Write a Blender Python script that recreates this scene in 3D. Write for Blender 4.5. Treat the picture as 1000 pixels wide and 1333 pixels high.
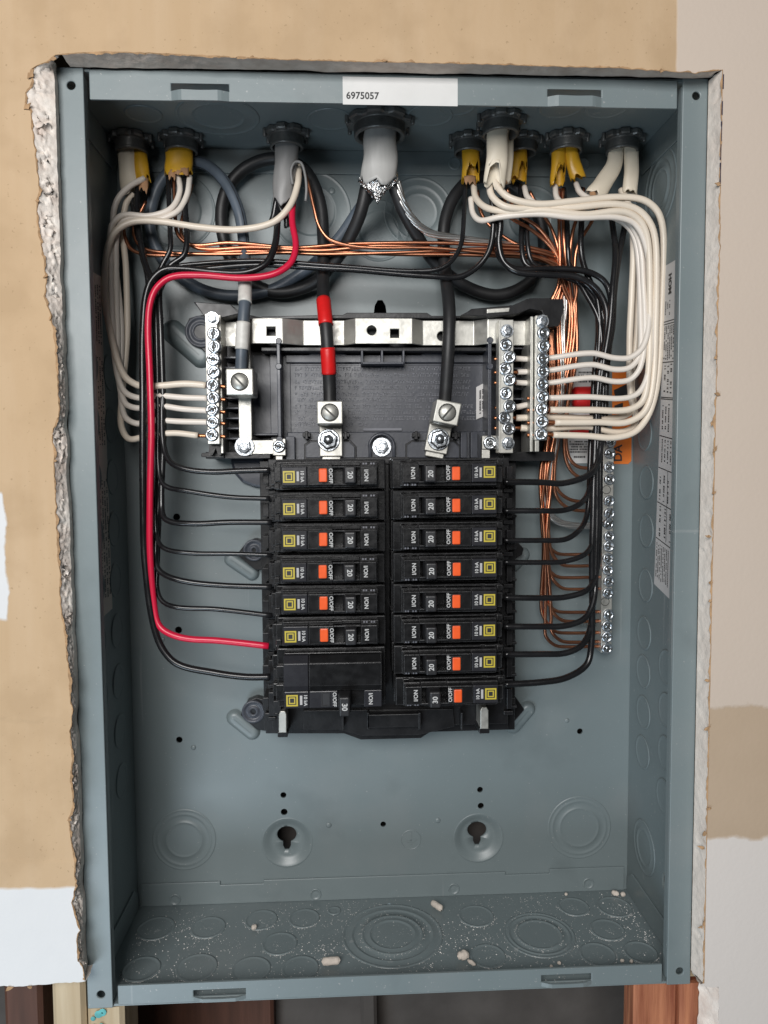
import bpy, bmesh, math, random
from mathutils import Vector, Matrix, noise
random.seed(7)
for o in list(bpy.data.objects): bpy.data.objects.remove(o)
SC = bpy.context.scene
COL = SC.collection

# ------------------------------------------------------------------ camera
W, H, D = 0.362, 0.535, 0.100          # enclosure, metres; front flange plane Y=0, back panel Y=D
ZC = 1.50                               # height of the box centre above the floor
CAM = Vector((-0.02442, -0.42297, 0.05056 + ZC))
RT = Matrix(((0.99883289, 0.0472069, 0.01021624), (-0.04775768, 0.99687748, 0.06288469), (-0.00721575, -0.0632992, 0.99796851)))
FPX = 961.18
cam = bpy.data.cameras.new('camera')
cam.sensor_fit = 'VERTICAL'; cam.sensor_height = 24.0; cam.lens = FPX / 1333.0 * 24.0
cam.clip_start = 0.01; cam.clip_end = 50
camo = bpy.data.objects.new('camera', cam); COL.objects.link(camo)
r, f, u = RT.col[0], RT.col[1], RT.col[2]
camo.matrix_world = Matrix(((r[0], u[0], -f[0], CAM[0]), (r[1], u[1], -f[1], CAM[1]), (r[2], u[2], -f[2], CAM[2]), (0, 0, 0, 1)))
SC.camera = camo

# ------------------------------------------------------------------ light
wd = bpy.data.worlds.new('World'); SC.world = wd; wd.use_nodes = True
bg = wd.node_tree.nodes['Background']; bg.inputs[0].default_value = (0.80, 0.86, 0.92, 1); bg.inputs[1].default_value = 0.04
def area(name, loc, target, size, power, color):
    l = bpy.data.lights.new(name, 'AREA'); l.energy = power; l.color = color; l.shape = 'RECTANGLE'
    l.size, l.size_y = size
    o = bpy.data.objects.new(name, l); COL.objects.link(o); o.location = loc
    o.rotation_euler = (Vector(target) - Vector(loc)).to_track_quat('-Z', 'Y').to_euler()
    return o
area('window_light', (-0.28, -1.02, ZC + 0.36), (0, 0.05, ZC - 0.08), (0.62, 0.42), 13.2, (1.0, 0.985, 0.97))
area('floor_bounce_fill', (-0.42, -0.62, ZC - 0.60), (-0.05, 0.02, ZC - 0.24), (0.45, 0.30), 3.2, (0.74, 0.88, 1.0))  # added fill from below, standing in for floor bounce; not a window
SC.view_settings.view_transform = 'Standard'; SC.view_settings.look = 'None'
SC.view_settings.exposure = 0.0; SC.view_settings.gamma = 1.0
SC.render.engine = 'CYCLES'
SC.render.resolution_x, SC.render.resolution_y = 768, 1024

# ------------------------------------------------------------------ pixel -> place helpers
def ray(x, y):
    return RT @ Vector(((x - 500) / FPX, 1.0, (666.5 - y) / FPX))
def onp(x, y, axis, val):
    d = ray(x, y); t = (val - CAM[axis]) / d[axis]
    return CAM + d * t
def P(x, y, d):                          # d: millimetres in front of the back panel
    return onp(x, y, 1, D - d / 1000.0)
def scale_at(d):                         # metres per photo pixel at that depth
    return (D - d / 1000.0 - CAM[1]) / FPX

# ------------------------------------------------------------------ materials
MAT = {}
def mat(name, col, rough=0.5, metal=0.0, noise_amt=0.0, nscale=40, bump=0.0, bscale=200, rvar=0.0, coat=0.0, stretch=None, col2=None, spec=0.5):
    m = bpy.data.materials.new(name); m.use_nodes = True; nt = m.node_tree
    b = nt.nodes['Principled BSDF']
    b.inputs['Base Color'].default_value = (*col, 1); b.inputs['Roughness'].default_value = rough; b.inputs['Metallic'].default_value = metal
    b.inputs['Coat Weight'].default_value = coat; b.inputs['Specular IOR Level'].default_value = spec
    tc = nt.nodes.new('ShaderNodeTexCoord'); src = tc.outputs['Object']
    if stretch:
        mp = nt.nodes.new('ShaderNodeMapping'); mp.inputs['Scale'].default_value = stretch
        nt.links.new(src, mp.inputs[0]); src = mp.outputs[0]
    if noise_amt or col2:
        n = nt.nodes.new('ShaderNodeTexNoise'); n.inputs['Scale'].default_value = nscale; n.inputs['Detail'].default_value = 6
        nt.links.new(src, n.inputs['Vector'])
        r_ = nt.nodes.new('ShaderNodeValToRGB')
        c2 = col2 if col2 else tuple(min(1, c * (1 + noise_amt)) for c in col)
        c1 = col if col2 else tuple(c * (1 - noise_amt) for c in col)
        r_.color_ramp.elements[0].position = 0.3; r_.color_ramp.elements[1].position = 0.7
        r_.color_ramp.elements[0].color = (*c1, 1); r_.color_ramp.elements[1].color = (*c2, 1)
        nt.links.new(n.outputs['Fac'], r_.inputs[0]); nt.links.new(r_.outputs[0], b.inputs['Base Color'])
    if rvar:
        n = nt.nodes.new('ShaderNodeTexNoise'); n.inputs['Scale'].default_value = nscale * 1.7; n.inputs['Detail'].default_value = 5
        nt.links.new(src, n.inputs['Vector'])
        mr = nt.nodes.new('ShaderNodeMapRange'); mr.inputs['To Min'].default_value = max(0.03, rough - rvar); mr.inputs['To Max'].default_value = rough + rvar
        mr.inputs['From Min'].default_value = 0.3; mr.inputs['From Max'].default_value = 0.7
        nt.links.new(n.outputs['Fac'], mr.inputs[0]); nt.links.new(mr.outputs[0], b.inputs['Roughness'])
    if bump:
        n = nt.nodes.new('ShaderNodeTexNoise'); n.inputs['Scale'].default_value = bscale; n.inputs['Detail'].default_value = 4
        nt.links.new(src, n.inputs['Vector'])
        bp = nt.nodes.new('ShaderNodeBump'); bp.inputs['Strength'].default_value = bump; bp.inputs['Distance'].default_value = 0.001
        nt.links.new(n.outputs['Fac'], bp.inputs['Height']); nt.links.new(bp.outputs[0], b.inputs['Normal'])
    MAT[name] = m; return m
mat('paint', (0.172, 0.209, 0.216), 0.42, noise_amt=0.05, nscale=9, bump=0.05, bscale=260, rvar=0.06, spec=0.65)
mat('black_plastic', (0.010, 0.010, 0.011), 0.36, noise_amt=0.25, nscale=60, bump=0.08, bscale=500, rvar=0.08, spec=.35)
mat('tray_plastic', (0.036, 0.040, 0.053), 0.36, noise_amt=0.15, nscale=40, bump=0.06, bscale=500, rvar=0.06)
mat('breaker_black', (0.009, 0.009, 0.0095), 0.27, noise_amt=0.3, nscale=120, bump=0.06, bscale=800, rvar=0.08, spec=.36)
mat('breaker_label', (0.024, 0.024, 0.028), 0.28, noise_amt=0.15, nscale=90, rvar=0.05, spec=.4)
mat('handle_grey', (0.022, 0.022, 0.024), 0.38, noise_amt=0.2, nscale=150, bump=0.08, bscale=900)
mat('emboss_edge', (0.17, 0.175, 0.20), 0.5)
mat('orange', (0.86, 0.115, 0.025), 0.32, noise_amt=0.08, nscale=200)
mat('yellow_print', (0.52, 0.42, 0.05), 0.4)
mat('white_print', (0.52, 0.52, 0.51), 0.45)
mat('black_print', (0.02, 0.02, 0.022), 0.5)
mat('tin', (0.52, 0.51, 0.47), 0.46, 0.8, noise_amt=0.06, nscale=120, bump=0.06, bscale=500, rvar=0.1)
mat('zinc', (0.55, 0.585, 0.62), 0.30, 0.95, noise_amt=0.10, nscale=300, bump=0.12, bscale=700, rvar=0.1)
mat('slot_dark', (0.06, 0.06, 0.055), 0.6, 0.4)
mat('grey_cast', (0.14, 0.14, 0.135), 0.40, 0.5, noise_amt=0.2, nscale=150, bump=0.2, bscale=500)
mat('copper', (0.36, 0.145, 0.085), 0.34, 1.0, col2=(0.68, 0.30, 0.17), nscale=28)
mat('copper_tip', (0.62, 0.25, 0.12), 0.35, 1.0)
mat('tinned_strand', (0.63, 0.62, 0.60), 0.3, 0.9, noise_amt=0.1, nscale=100)
mat('white_wire', (0.76, 0.665, 0.55), 0.36, noise_amt=0.05, nscale=30, rvar=0.06)
mat('white_wire_cool', (0.76, 0.69, 0.615), 0.36, noise_amt=0.05, nscale=30, rvar=0.06)
mat('black_wire', (0.011, 0.011, 0.012), 0.25, noise_amt=0.2, nscale=50, rvar=0.1)
mat('black_cable', (0.016, 0.016, 0.017), 0.48, noise_amt=0.2, nscale=80, bump=0.05, bscale=400)
mat('grey_cable', (0.085, 0.105, 0.13), 0.42, noise_amt=0.2, nscale=60, bump=0.05, bscale=400)
mat('red_wire', (0.62, 0.012, 0.05), 0.32, noise_amt=0.06, nscale=40)
mat('red_tape', (0.66, 0.012, 0.012), 0.38, noise_amt=0.08, nscale=200, bump=0.08, bscale=300)
mat('white_tape', (0.62, 0.60, 0.56), 0.45, noise_amt=0.12, nscale=200, bump=0.1, bscale=300)
mat('yellow_jacket', (0.64, 0.35, 0.022), 0.36, noise_amt=0.16, nscale=70, rvar=0.08)
mat('white_jacket', (0.74, 0.66, 0.53), 0.42, noise_amt=0.07, nscale=60, rvar=0.06)
mat('grey_jacket', (0.235, 0.23, 0.225), 0.44, noise_amt=0.16, nscale=50, stretch=(3, 3, 0.4))
mat('pale_grey_jacket', (0.40, 0.395, 0.38), 0.44, noise_amt=0.12, nscale=50, stretch=(3, 3, 0.4))
mat('kraft', (0.42, 0.235, 0.125), 0.85, noise_amt=0.2, nscale=150, bump=0.3, bscale=300)
mat('foil', (0.75, 0.75, 0.75), 0.16, 1.0, bump=1.0, bscale=420)
mat('paper', (0.66, 0.655, 0.64), 0.5, noise_amt=0.04, nscale=60)
mat('paper_grey', (0.60, 0.585, 0.575), 0.5, noise_amt=0.05, nscale=60)
mat('paper_brown', (0.70, 0.60, 0.53), 0.5, noise_amt=0.06, nscale=60)
mat('orange_label', (0.80, 0.19, 0.02), 0.42, noise_amt=0.06, nscale=60)
mat('red_label', (0.66, 0.02, 0.02), 0.38)
mat('gypsum', (0.66, 0.56, 0.49), 0.92, col2=(0.92, 0.86, 0.79), nscale=90, bump=0.4, bscale=420)
mat('gypsum_brown', (0.52, 0.42, 0.35), 0.92, col2=(0.72, 0.62, 0.54), nscale=90, bump=0.4, bscale=420)
mat('gypsum_smooth', (0.70, 0.62, 0.55), 0.9, col2=(0.80, 0.73, 0.66), nscale=45, bump=0.6, bscale=260)
mat('torn_paper', (0.40, 0.25, 0.135), 0.9, noise_amt=0.25, nscale=200, bump=0.5, bscale=300)
mat('crumb', (0.64, 0.57, 0.50), 0.9, noise_amt=0.12, nscale=200, bump=0.5, bscale=500)
mat('dust', (0.78, 0.76, 0.73), 0.95)
mat('pale_wood', (0.40, 0.30, 0.18), 0.75, col2=(0.54, 0.44, 0.30), nscale=130, bump=0.5, bscale=260, stretch=(1, 1, 0.06))
mat('red_wood', (0.22, 0.06, 0.028), 0.7, col2=(0.50, 0.20, 0.10), nscale=170, bump=1.0, bscale=300, stretch=(1, 1, 0.09))
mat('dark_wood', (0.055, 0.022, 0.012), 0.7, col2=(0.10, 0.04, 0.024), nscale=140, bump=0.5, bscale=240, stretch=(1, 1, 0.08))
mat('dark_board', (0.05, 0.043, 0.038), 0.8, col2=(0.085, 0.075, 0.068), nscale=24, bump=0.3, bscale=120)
mat('teal_paint', (0.09, 0.36, 0.36), 0.6, noise_amt=0.3, nscale=200)
mat('ink', (0.05, 0.04, 0.06), 0.7)

def paint_wear():
    m = MAT['paint']; nt = m.node_tree; b = nt.nodes['Principled BSDF']; L = nt.links
    tc = nt.nodes.new('ShaderNodeTexCoord')
    def nz(scale, stretch, detail=4, rot=0.0):
        mp = nt.nodes.new('ShaderNodeMapping'); mp.inputs['Scale'].default_value = stretch; mp.inputs['Rotation'].default_value = (0, rot, 0); L.new(tc.outputs['Object'], mp.inputs[0])
        n = nt.nodes.new('ShaderNodeTexNoise'); n.inputs['Scale'].default_value = scale; n.inputs['Detail'].default_value = detail; L.new(mp.outputs[0], n.inputs['Vector']); return n.outputs['Fac']
    def ramp(fac, lo, hi, to):
        r_ = nt.nodes.new('ShaderNodeMapRange'); r_.inputs['From Min'].default_value = lo; r_.inputs['From Max'].default_value = hi; r_.inputs['To Max'].default_value = to; L.new(fac, r_.inputs[0]); return r_.outputs[0]
    def over(fac, col):
        mx = nt.nodes.new('ShaderNodeMix'); mx.data_type = 'RGBA'; L.new(fac, mx.inputs[0]); L.new(b.inputs['Base Color'].links[0].from_socket, mx.inputs[6]); mx.inputs[7].default_value = (*col, 1); L.new(mx.outputs[2], b.inputs['Base Color'])
    over(ramp(nz(16, (1, 1, 1), 8), .52, .72, .30), (0.25, 0.265, 0.265))            # chalky smears
    over(ramp(nz(90, (1, 1, .035), 3, .5), .70, .74, .45), (0.34, 0.36, 0.36))       # fine scratches
    over(ramp(nz(80, (.04, 1, 1), 3, .2), .71, .75, .40), (0.33, 0.35, 0.35))
    over(ramp(nz(620, (1, 1, 1), 2), .70, .74, .55), (0.42, 0.42, 0.41))             # specks of dust
    over(ramp(nz(23, (1, 1, 1), 5, 1.0), .60, .75, .35), (0.11, 0.135, 0.14))        # handling marks
paint_wear()
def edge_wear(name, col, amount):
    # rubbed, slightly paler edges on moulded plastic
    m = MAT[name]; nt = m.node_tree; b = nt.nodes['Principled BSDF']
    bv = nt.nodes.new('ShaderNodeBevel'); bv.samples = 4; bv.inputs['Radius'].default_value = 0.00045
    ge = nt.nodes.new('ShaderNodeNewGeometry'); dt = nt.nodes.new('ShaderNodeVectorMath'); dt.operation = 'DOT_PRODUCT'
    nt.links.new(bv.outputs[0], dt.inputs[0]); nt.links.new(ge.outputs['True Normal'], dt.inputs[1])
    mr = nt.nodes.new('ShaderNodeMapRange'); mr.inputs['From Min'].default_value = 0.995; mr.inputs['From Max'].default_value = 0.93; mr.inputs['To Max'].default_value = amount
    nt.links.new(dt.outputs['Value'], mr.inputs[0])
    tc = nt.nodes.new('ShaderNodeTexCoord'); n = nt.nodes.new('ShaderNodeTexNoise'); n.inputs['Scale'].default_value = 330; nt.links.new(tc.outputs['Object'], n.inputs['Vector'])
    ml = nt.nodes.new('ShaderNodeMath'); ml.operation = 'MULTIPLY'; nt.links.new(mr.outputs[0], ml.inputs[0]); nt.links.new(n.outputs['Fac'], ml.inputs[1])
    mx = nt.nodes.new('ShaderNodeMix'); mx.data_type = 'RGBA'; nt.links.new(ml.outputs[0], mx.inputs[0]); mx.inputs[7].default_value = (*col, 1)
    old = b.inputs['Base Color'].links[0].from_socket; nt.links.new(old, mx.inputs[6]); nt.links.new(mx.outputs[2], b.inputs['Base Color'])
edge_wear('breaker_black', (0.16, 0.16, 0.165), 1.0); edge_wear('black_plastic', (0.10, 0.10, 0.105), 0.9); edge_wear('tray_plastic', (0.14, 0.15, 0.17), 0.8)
# ------------------------------------------------------------------ mesh helpers
class MB:
    def __init__(s): s.v = []; s.f = []; s.sm = []
    def add(s, vs, fs, smooth=False):
        o = len(s.v); s.v += [tuple(v) for v in vs]
        for q in fs: s.f.append(tuple(i + o for i in q)); s.sm.append(smooth)
        return s
    def box(s, x0, x1, y0, y1, z0, z1):
        if x0 > x1: x0, x1 = x1, x0
        if y0 > y1: y0, y1 = y1, y0
        if z0 > z1: z0, z1 = z1, z0
        return s.add([(x0, y0, z0), (x1, y0, z0), (x1, y1, z0), (x0, y1, z0), (x0, y0, z1), (x1, y0, z1), (x1, y1, z1), (x0, y1, z1)],
              [(3, 2, 1, 0), (4, 5, 6, 7), (0, 1, 5, 4), (1, 2, 6, 5), (2, 3, 7, 6), (3, 0, 4, 7)])
    def prism(s, poly, y0, y1):          # poly of (x,z), front at y0 (towards camera), back at y1
        a = sum(poly[i][0] * poly[(i + 1) % len(poly)][1] - poly[(i + 1) % len(poly)][0] * poly[i][1] for i in range(len(poly)))
        if a < 0: poly = poly[::-1]
        n = len(poly)
        vs = [(p[0], y0, p[1]) for p in poly] + [(p[0], y1, p[1]) for p in poly]
        fs = [tuple(range(n)), tuple(range(2 * n - 1, n - 1, -1))]
        for i in range(n): j = (i + 1) % n; fs.append((j, i, i + n, j + n))
        return s.add(vs, fs)
    def lathe(s, prof, M, seg=28, smooth=True, cap=True):   # prof [(r,h)], local axis +Z, M 4x4
        vs = []; fs = []
        for (r_, h) in prof:
            for k in range(seg):
                a = 2 * math.pi * k / seg; vs.append(M @ Vector((r_ * math.cos(a), r_ * math.sin(a), h)))
        for i in range(len(prof) - 1):
            for k in range(seg):
                k2 = (k + 1) % seg; fs.append((i * seg + k, i * seg + k2, (i + 1) * seg + k2, (i + 1) * seg + k))
        s.add(vs, fs, smooth)
        if cap:
            o = len(s.v) - len(vs)
            s.f.append(tuple(o + (len(prof) - 1) * seg + k for k in range(seg))); s.sm.append(False)
        return s
    def tube(s, pts, rad, seg=10, ref=None, flat=1.0, caps=True, jag=0, twist=0.0):
        n = len(pts); vs = []; fs = []
        T = [(pts[min(i + 1, n - 1)] - pts[max(i - 1, 0)]).normalized() for i in range(n)]
        N = None
        for i in range(n):
            if ref is not None:
                A = T[i].cross(ref); A.normalize(); B = A.cross(T[i])
            else:
                if N is None:
                    N = T[i].orthogonal().normalized()
                else:
                    N = (N - T[i] * N.dot(T[i])).normalized()
                A = N; B = T[i].cross(A)
            r_ = rad[i] if isinstance(rad, (list, tuple)) else rad
            for k in range(seg):
                a = 2 * math.pi * k / seg + twist * i
                e = T[i] * (random.uniform(-jag, jag) if (jag and i == n - 1) else 0)
                vs.append(pts[i] + A * (r_ * math.cos(a)) + B * (r_ * flat * math.sin(a)) + e)
        for i in range(n - 1):
            for k in range(seg):
                k2 = (k + 1) % seg; fs.append((i * seg + k, (i + 1) * seg + k, (i + 1) * seg + k2, i * seg + k2))
        o = len(s.v); s.add(vs, fs, True)
        if caps:
            s.f.append(tuple(o + k for k in range(seg))); s.sm.append(False)
            s.f.append(tuple(o + (n - 1) * seg + k for k in range(seg - 1, -1, -1))); s.sm.append(False)
        return s
    def mesh(s, name):
        m = bpy.data.meshes.new(name); m.from_pydata(s.v, [], s.f); m.polygons.foreach_set('use_smooth', s.sm); m.update(); return m
    def build(s, name, material, parent=None, bevel=0, seg=2, recalc=False):
        m = s.mesh(name); m.materials.append(MAT[material])
        if recalc:
            bm = bmesh.new(); bm.from_mesh(m); bmesh.ops.recalc_face_normals(bm, faces=bm.faces); bm.to_mesh(m); bm.free()
        return link(name, m, parent, bevel, seg)
OFF = set()
def link(name, m, parent=None, bevel=0, seg=2):
    o = bpy.data.objects.new(name, m); COL.objects.link(o); o.parent = parent
    if parent is not None and parent.name in OFF: o.matrix_parent_inverse = Matrix.Translation(parent.location).inverted()
    if bevel:
        b = o.modifiers.new('bevel', 'BEVEL'); b.width = bevel; b.segments = seg; b.limit_method = 'ANGLE'; b.angle_limit = 0.6
    return o
def tag(o, label=None, cat=None, group=None, kind=None):
    if label: o['label'] = label
    if cat: o['category'] = cat
    if group: o['group'] = group
    if kind: o['kind'] = kind
    return o
def thing(name, label, cat, loc=(0, 0, 0), group=None, world=True):
    o = bpy.data.objects.new(name, None); COL.objects.link(o); o.location = loc; o.empty_display_size = 0.01
    if world: OFF.add(o.name)             # children are given in world coordinates
    return tag(o, label, cat, group)
def spline(pts, n=8):
    out = []; m = len(pts)
    for i in range(m - 1):
        p0 = pts[max(i - 1, 0)]; p1 = pts[i]; p2 = pts[i + 1]; p3 = pts[min(i + 2, m - 1)]
        d1 = max((p2 - p1).length, 1e-6); d0 = max((p1 - p0).length, 1e-6); d2 = max((p3 - p2).length, 1e-6)
        # centripetal-like tangents
        t1 = (p2 - p0) / (d0 + d1) * d1 if i > 0 else (p2 - p1)
        t2 = (p3 - p1) / (d1 + d2) * d1 if i < m - 2 else (p2 - p1)
        for k in range(n):
            t = k / n; t_2 = t * t; t_3 = t_2 * t
            out.append(p1 * (2 * t_3 - 3 * t_2 + 1) + t1 * (t_3 - 2 * t_2 + t) + p2 * (3 * t_2 - 2 * t_3) + t2 * (t_3 - t_2))
    out.append(pts[-1].copy()); return out
def pxpath(pp): return [P(*p) for p in pp]
def rect_px(x0, y0, x1, y1, d):
    return [(p.x, p.z) for p in (P(x0, y0, d), P(x1, y0, d), P(x1, y1, d), P(x0, y1, d))]
def axis_rect(x0, y0, x1, y1, d):        # axis aligned in the world
    cx, cy = (x0 + x1) / 2, (y0 + y1) / 2
    a = P(x0, cy, d); b = P(x1, cy, d); c = P(cx, y0, d); e = P(cx, y1, d)
    return a.x, b.x, e.z, c.z
def bxp(mb, x0, y0, x1, y1, df, db):     # a box from photo pixels at its front depth
    X0, X1, Z0, Z1 = axis_rect(x0, y0, x1, y1, df)
    return mb.box(X0, X1, D - df / 1000, D - db / 1000, Z0, Z1)
def polyp(mb, pts, df, db):
    return mb.prism([(P(x, y, df).x, P(x, y, df).z) for x, y in pts], D - df / 1000, D - db / 1000)
FRONT = Matrix(((1, 0, 0, 0), (0, 0, -1, 0), (0, 1, 0, 0), (0, 0, 0, 1)))     # local +Z -> world -Y
def front_at(p): return Matrix.Translation(p) @ FRONT
def boolean(obj, cutter_mbs):
    mb = MB()
    for c in cutter_mbs: mb.add(c.v, c.f)
    m = mb.mesh('cut'); bm = bmesh.new(); bm.from_mesh(m); bmesh.ops.recalc_face_normals(bm, faces=bm.faces); bm.to_mesh(m); bm.free()
    c = bpy.data.objects.new('cut', m); COL.objects.link(c)
    md = obj.modifiers.new('b', 'BOOLEAN'); md.operation = 'DIFFERENCE'; md.object = c; md.solver = 'EXACT'
    bpy.context.view_layer.update()
    dg = bpy.context.evaluated_depsgraph_get()
    nm = bpy.data.meshes.new_from_object(obj.evaluated_get(dg)); obj.modifiers.remove(md); obj.data = nm
    bpy.data.objects.remove(c)
def cyl(mb, p, q, r_, seg=20):
    z = (q - p); M = Matrix.Translation(p) @ z.to_track_quat('Z', 'Y').to_matrix().to_4x4()
    mb.lathe([(r_, 0), (r_, z.length)], M, seg, True, True)
    o = len(mb.v) - 2 * seg; mb.f.append(tuple(o + k for k in range(seg - 1, -1, -1))); mb.sm.append(False)
    return mb
TXT = {}
def text_pts(s, size, ext=0.00008):
    if (s, size) not in TXT:
        c = bpy.data.curves.new('t', 'FONT'); c.body = s; c.size = size; c.align_x = 'CENTER'; c.align_y = 'CENTER'; c.extrude = ext; c.resolution_u = 3; c.offset = size * (.05 if s == 'HOM' else .02)
        o = bpy.data.objects.new('t', c); COL.objects.link(o); bpy.context.view_layer.update()
        m = bpy.data.meshes.new_from_object(o.evaluated_get(bpy.context.evaluated_depsgraph_get()))
        TXT[(s, size)] = ([tuple(v.co) for v in m.vertices], [tuple(p.vertices) for p in m.polygons])
        bpy.data.objects.remove(o); bpy.data.meshes.remove(m); bpy.data.curves.remove(c)
    return TXT[(s, size)]

# ================================================================== THE WALL
YW = -0.0127                             # drywall face, 1/2 inch in front of the studs
left_px = [(80, 70), (72, 72), (65, 79), (52, 84), (40, 90), (43, 105), (36, 118), (33, 136), (42, 145), (42, 167), (46, 196), (49, 220), (52, 245), (49, 260),
    (50, 303), (55, 323), (61, 362), (58, 386), (67, 411), (73, 455), (75, 489), (77, 538), (68, 567), (71, 601), (73, 655), (75, 700), (76, 722), (79, 750), (79, 782),
    (81, 800), (85, 827), (88, 856), (90, 880), (92, 904), (94, 928), (92, 952), (94, 988), (92, 1018), (96, 1047), (90, 1064), (93, 1098), (97, 1127), (99, 1156), (94, 1175),
    (100, 1198), (103, 1211), (100, 1230), (103, 1251), (108, 1262), (110, 1276)]
top_px = [(140, 68), (200, 70), (270, 73), (350, 77), (450, 80), (560, 82), (640, 84), (700, 86), (780, 88), (860, 92), (905, 95), (940, 91)]
right_px = [(939, 150), (938, 196), (935, 240), (937, 284), (936, 343), (933, 440), (933, 489), (930, 538), (928, 635), (926, 699), (922, 815), (921, 880), (920, 953), (918, 1023), (918, 1090),
    (917, 1127), (914, 1172), (912, 1208), (910, 1244), (908, 1252), (909, 1280)]
def onwall(x, y): return onp(x, y, 1, YW)
def keep_out(p):
    q = onwall(*p)
    return p if q.x > W / 2 + .0016 or p[0] < 800 else (p[0] + (W / 2 + .0016 - q.x) / .000427, p[1])
def densify(pts, step, amp, seed):
    out = []
    for i in range(len(pts) - 1):
        a, b = Vector(pts[i]), Vector(pts[i + 1]); n = max(1, int((b - a).length / step))
        for k in range(n):
            q = a.lerp(b, k / n)
            q += Vector((noise.noise(Vector((q.x * .11, q.y * .11, seed))), noise.noise(Vector((q.x * .13, q.y * .13, seed + 9))))) * amp
            out.append((q.x, q.y))
    out.append(pts[-1]); return out
Lp = densify(left_px, 4, 2.2, 1); Tp = densify(top_px, 6, 1.4, 3); Rp = [keep_out(p) for p in densify(right_px, 5, 1.8, 5)]
edge = [(onwall(*p).x, onwall(*p).z) for p in (Lp[::-1] + Tp + Rp)]
BOTL = densify([(112, 1278), (60, 1281), (30, 1284), (-60, 1283)], 5, 1.5, 8)
botl = [(onwall(*p).x, onwall(*p).z) for p in BOTL]
BOTR = densify([(912, 1281), (920, 1284), (935, 1285), (936, 1310), (934, 1345)], 6, 2.5, 12)
botr = [(onwall(*p).x, onwall(*p).z) for p in BOTR]
XE, ZE = 0.62, 0.62
zb = ZC - ZE
poly = [(-XE, botl[-1][1])] + botl[::-1] + edge + botr + [(botr[-1][0], zb), (XE, zb), (XE, ZC + ZE), (-XE, ZC + ZE)]
from mathutils.geometry import tessellate_polygon
tri = tessellate_polygon([[Vector((p[0], p[1], 0)) for p in poly]])
mb = MB(); n = len(poly)
area2 = sum(poly[i][0] * poly[(i + 1) % n][1] - poly[(i + 1) % n][0] * poly[i][1] for i in range(n))
def fix(t):
    a, b, c = [Vector((*poly[i], 0)) for i in t]
    return t if (b - a).cross(c - a).z > 0 else (t[0], t[2], t[1])
mb.add([(p[0], YW, p[1]) for p in poly], [fix(t) for t in tri])

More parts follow.
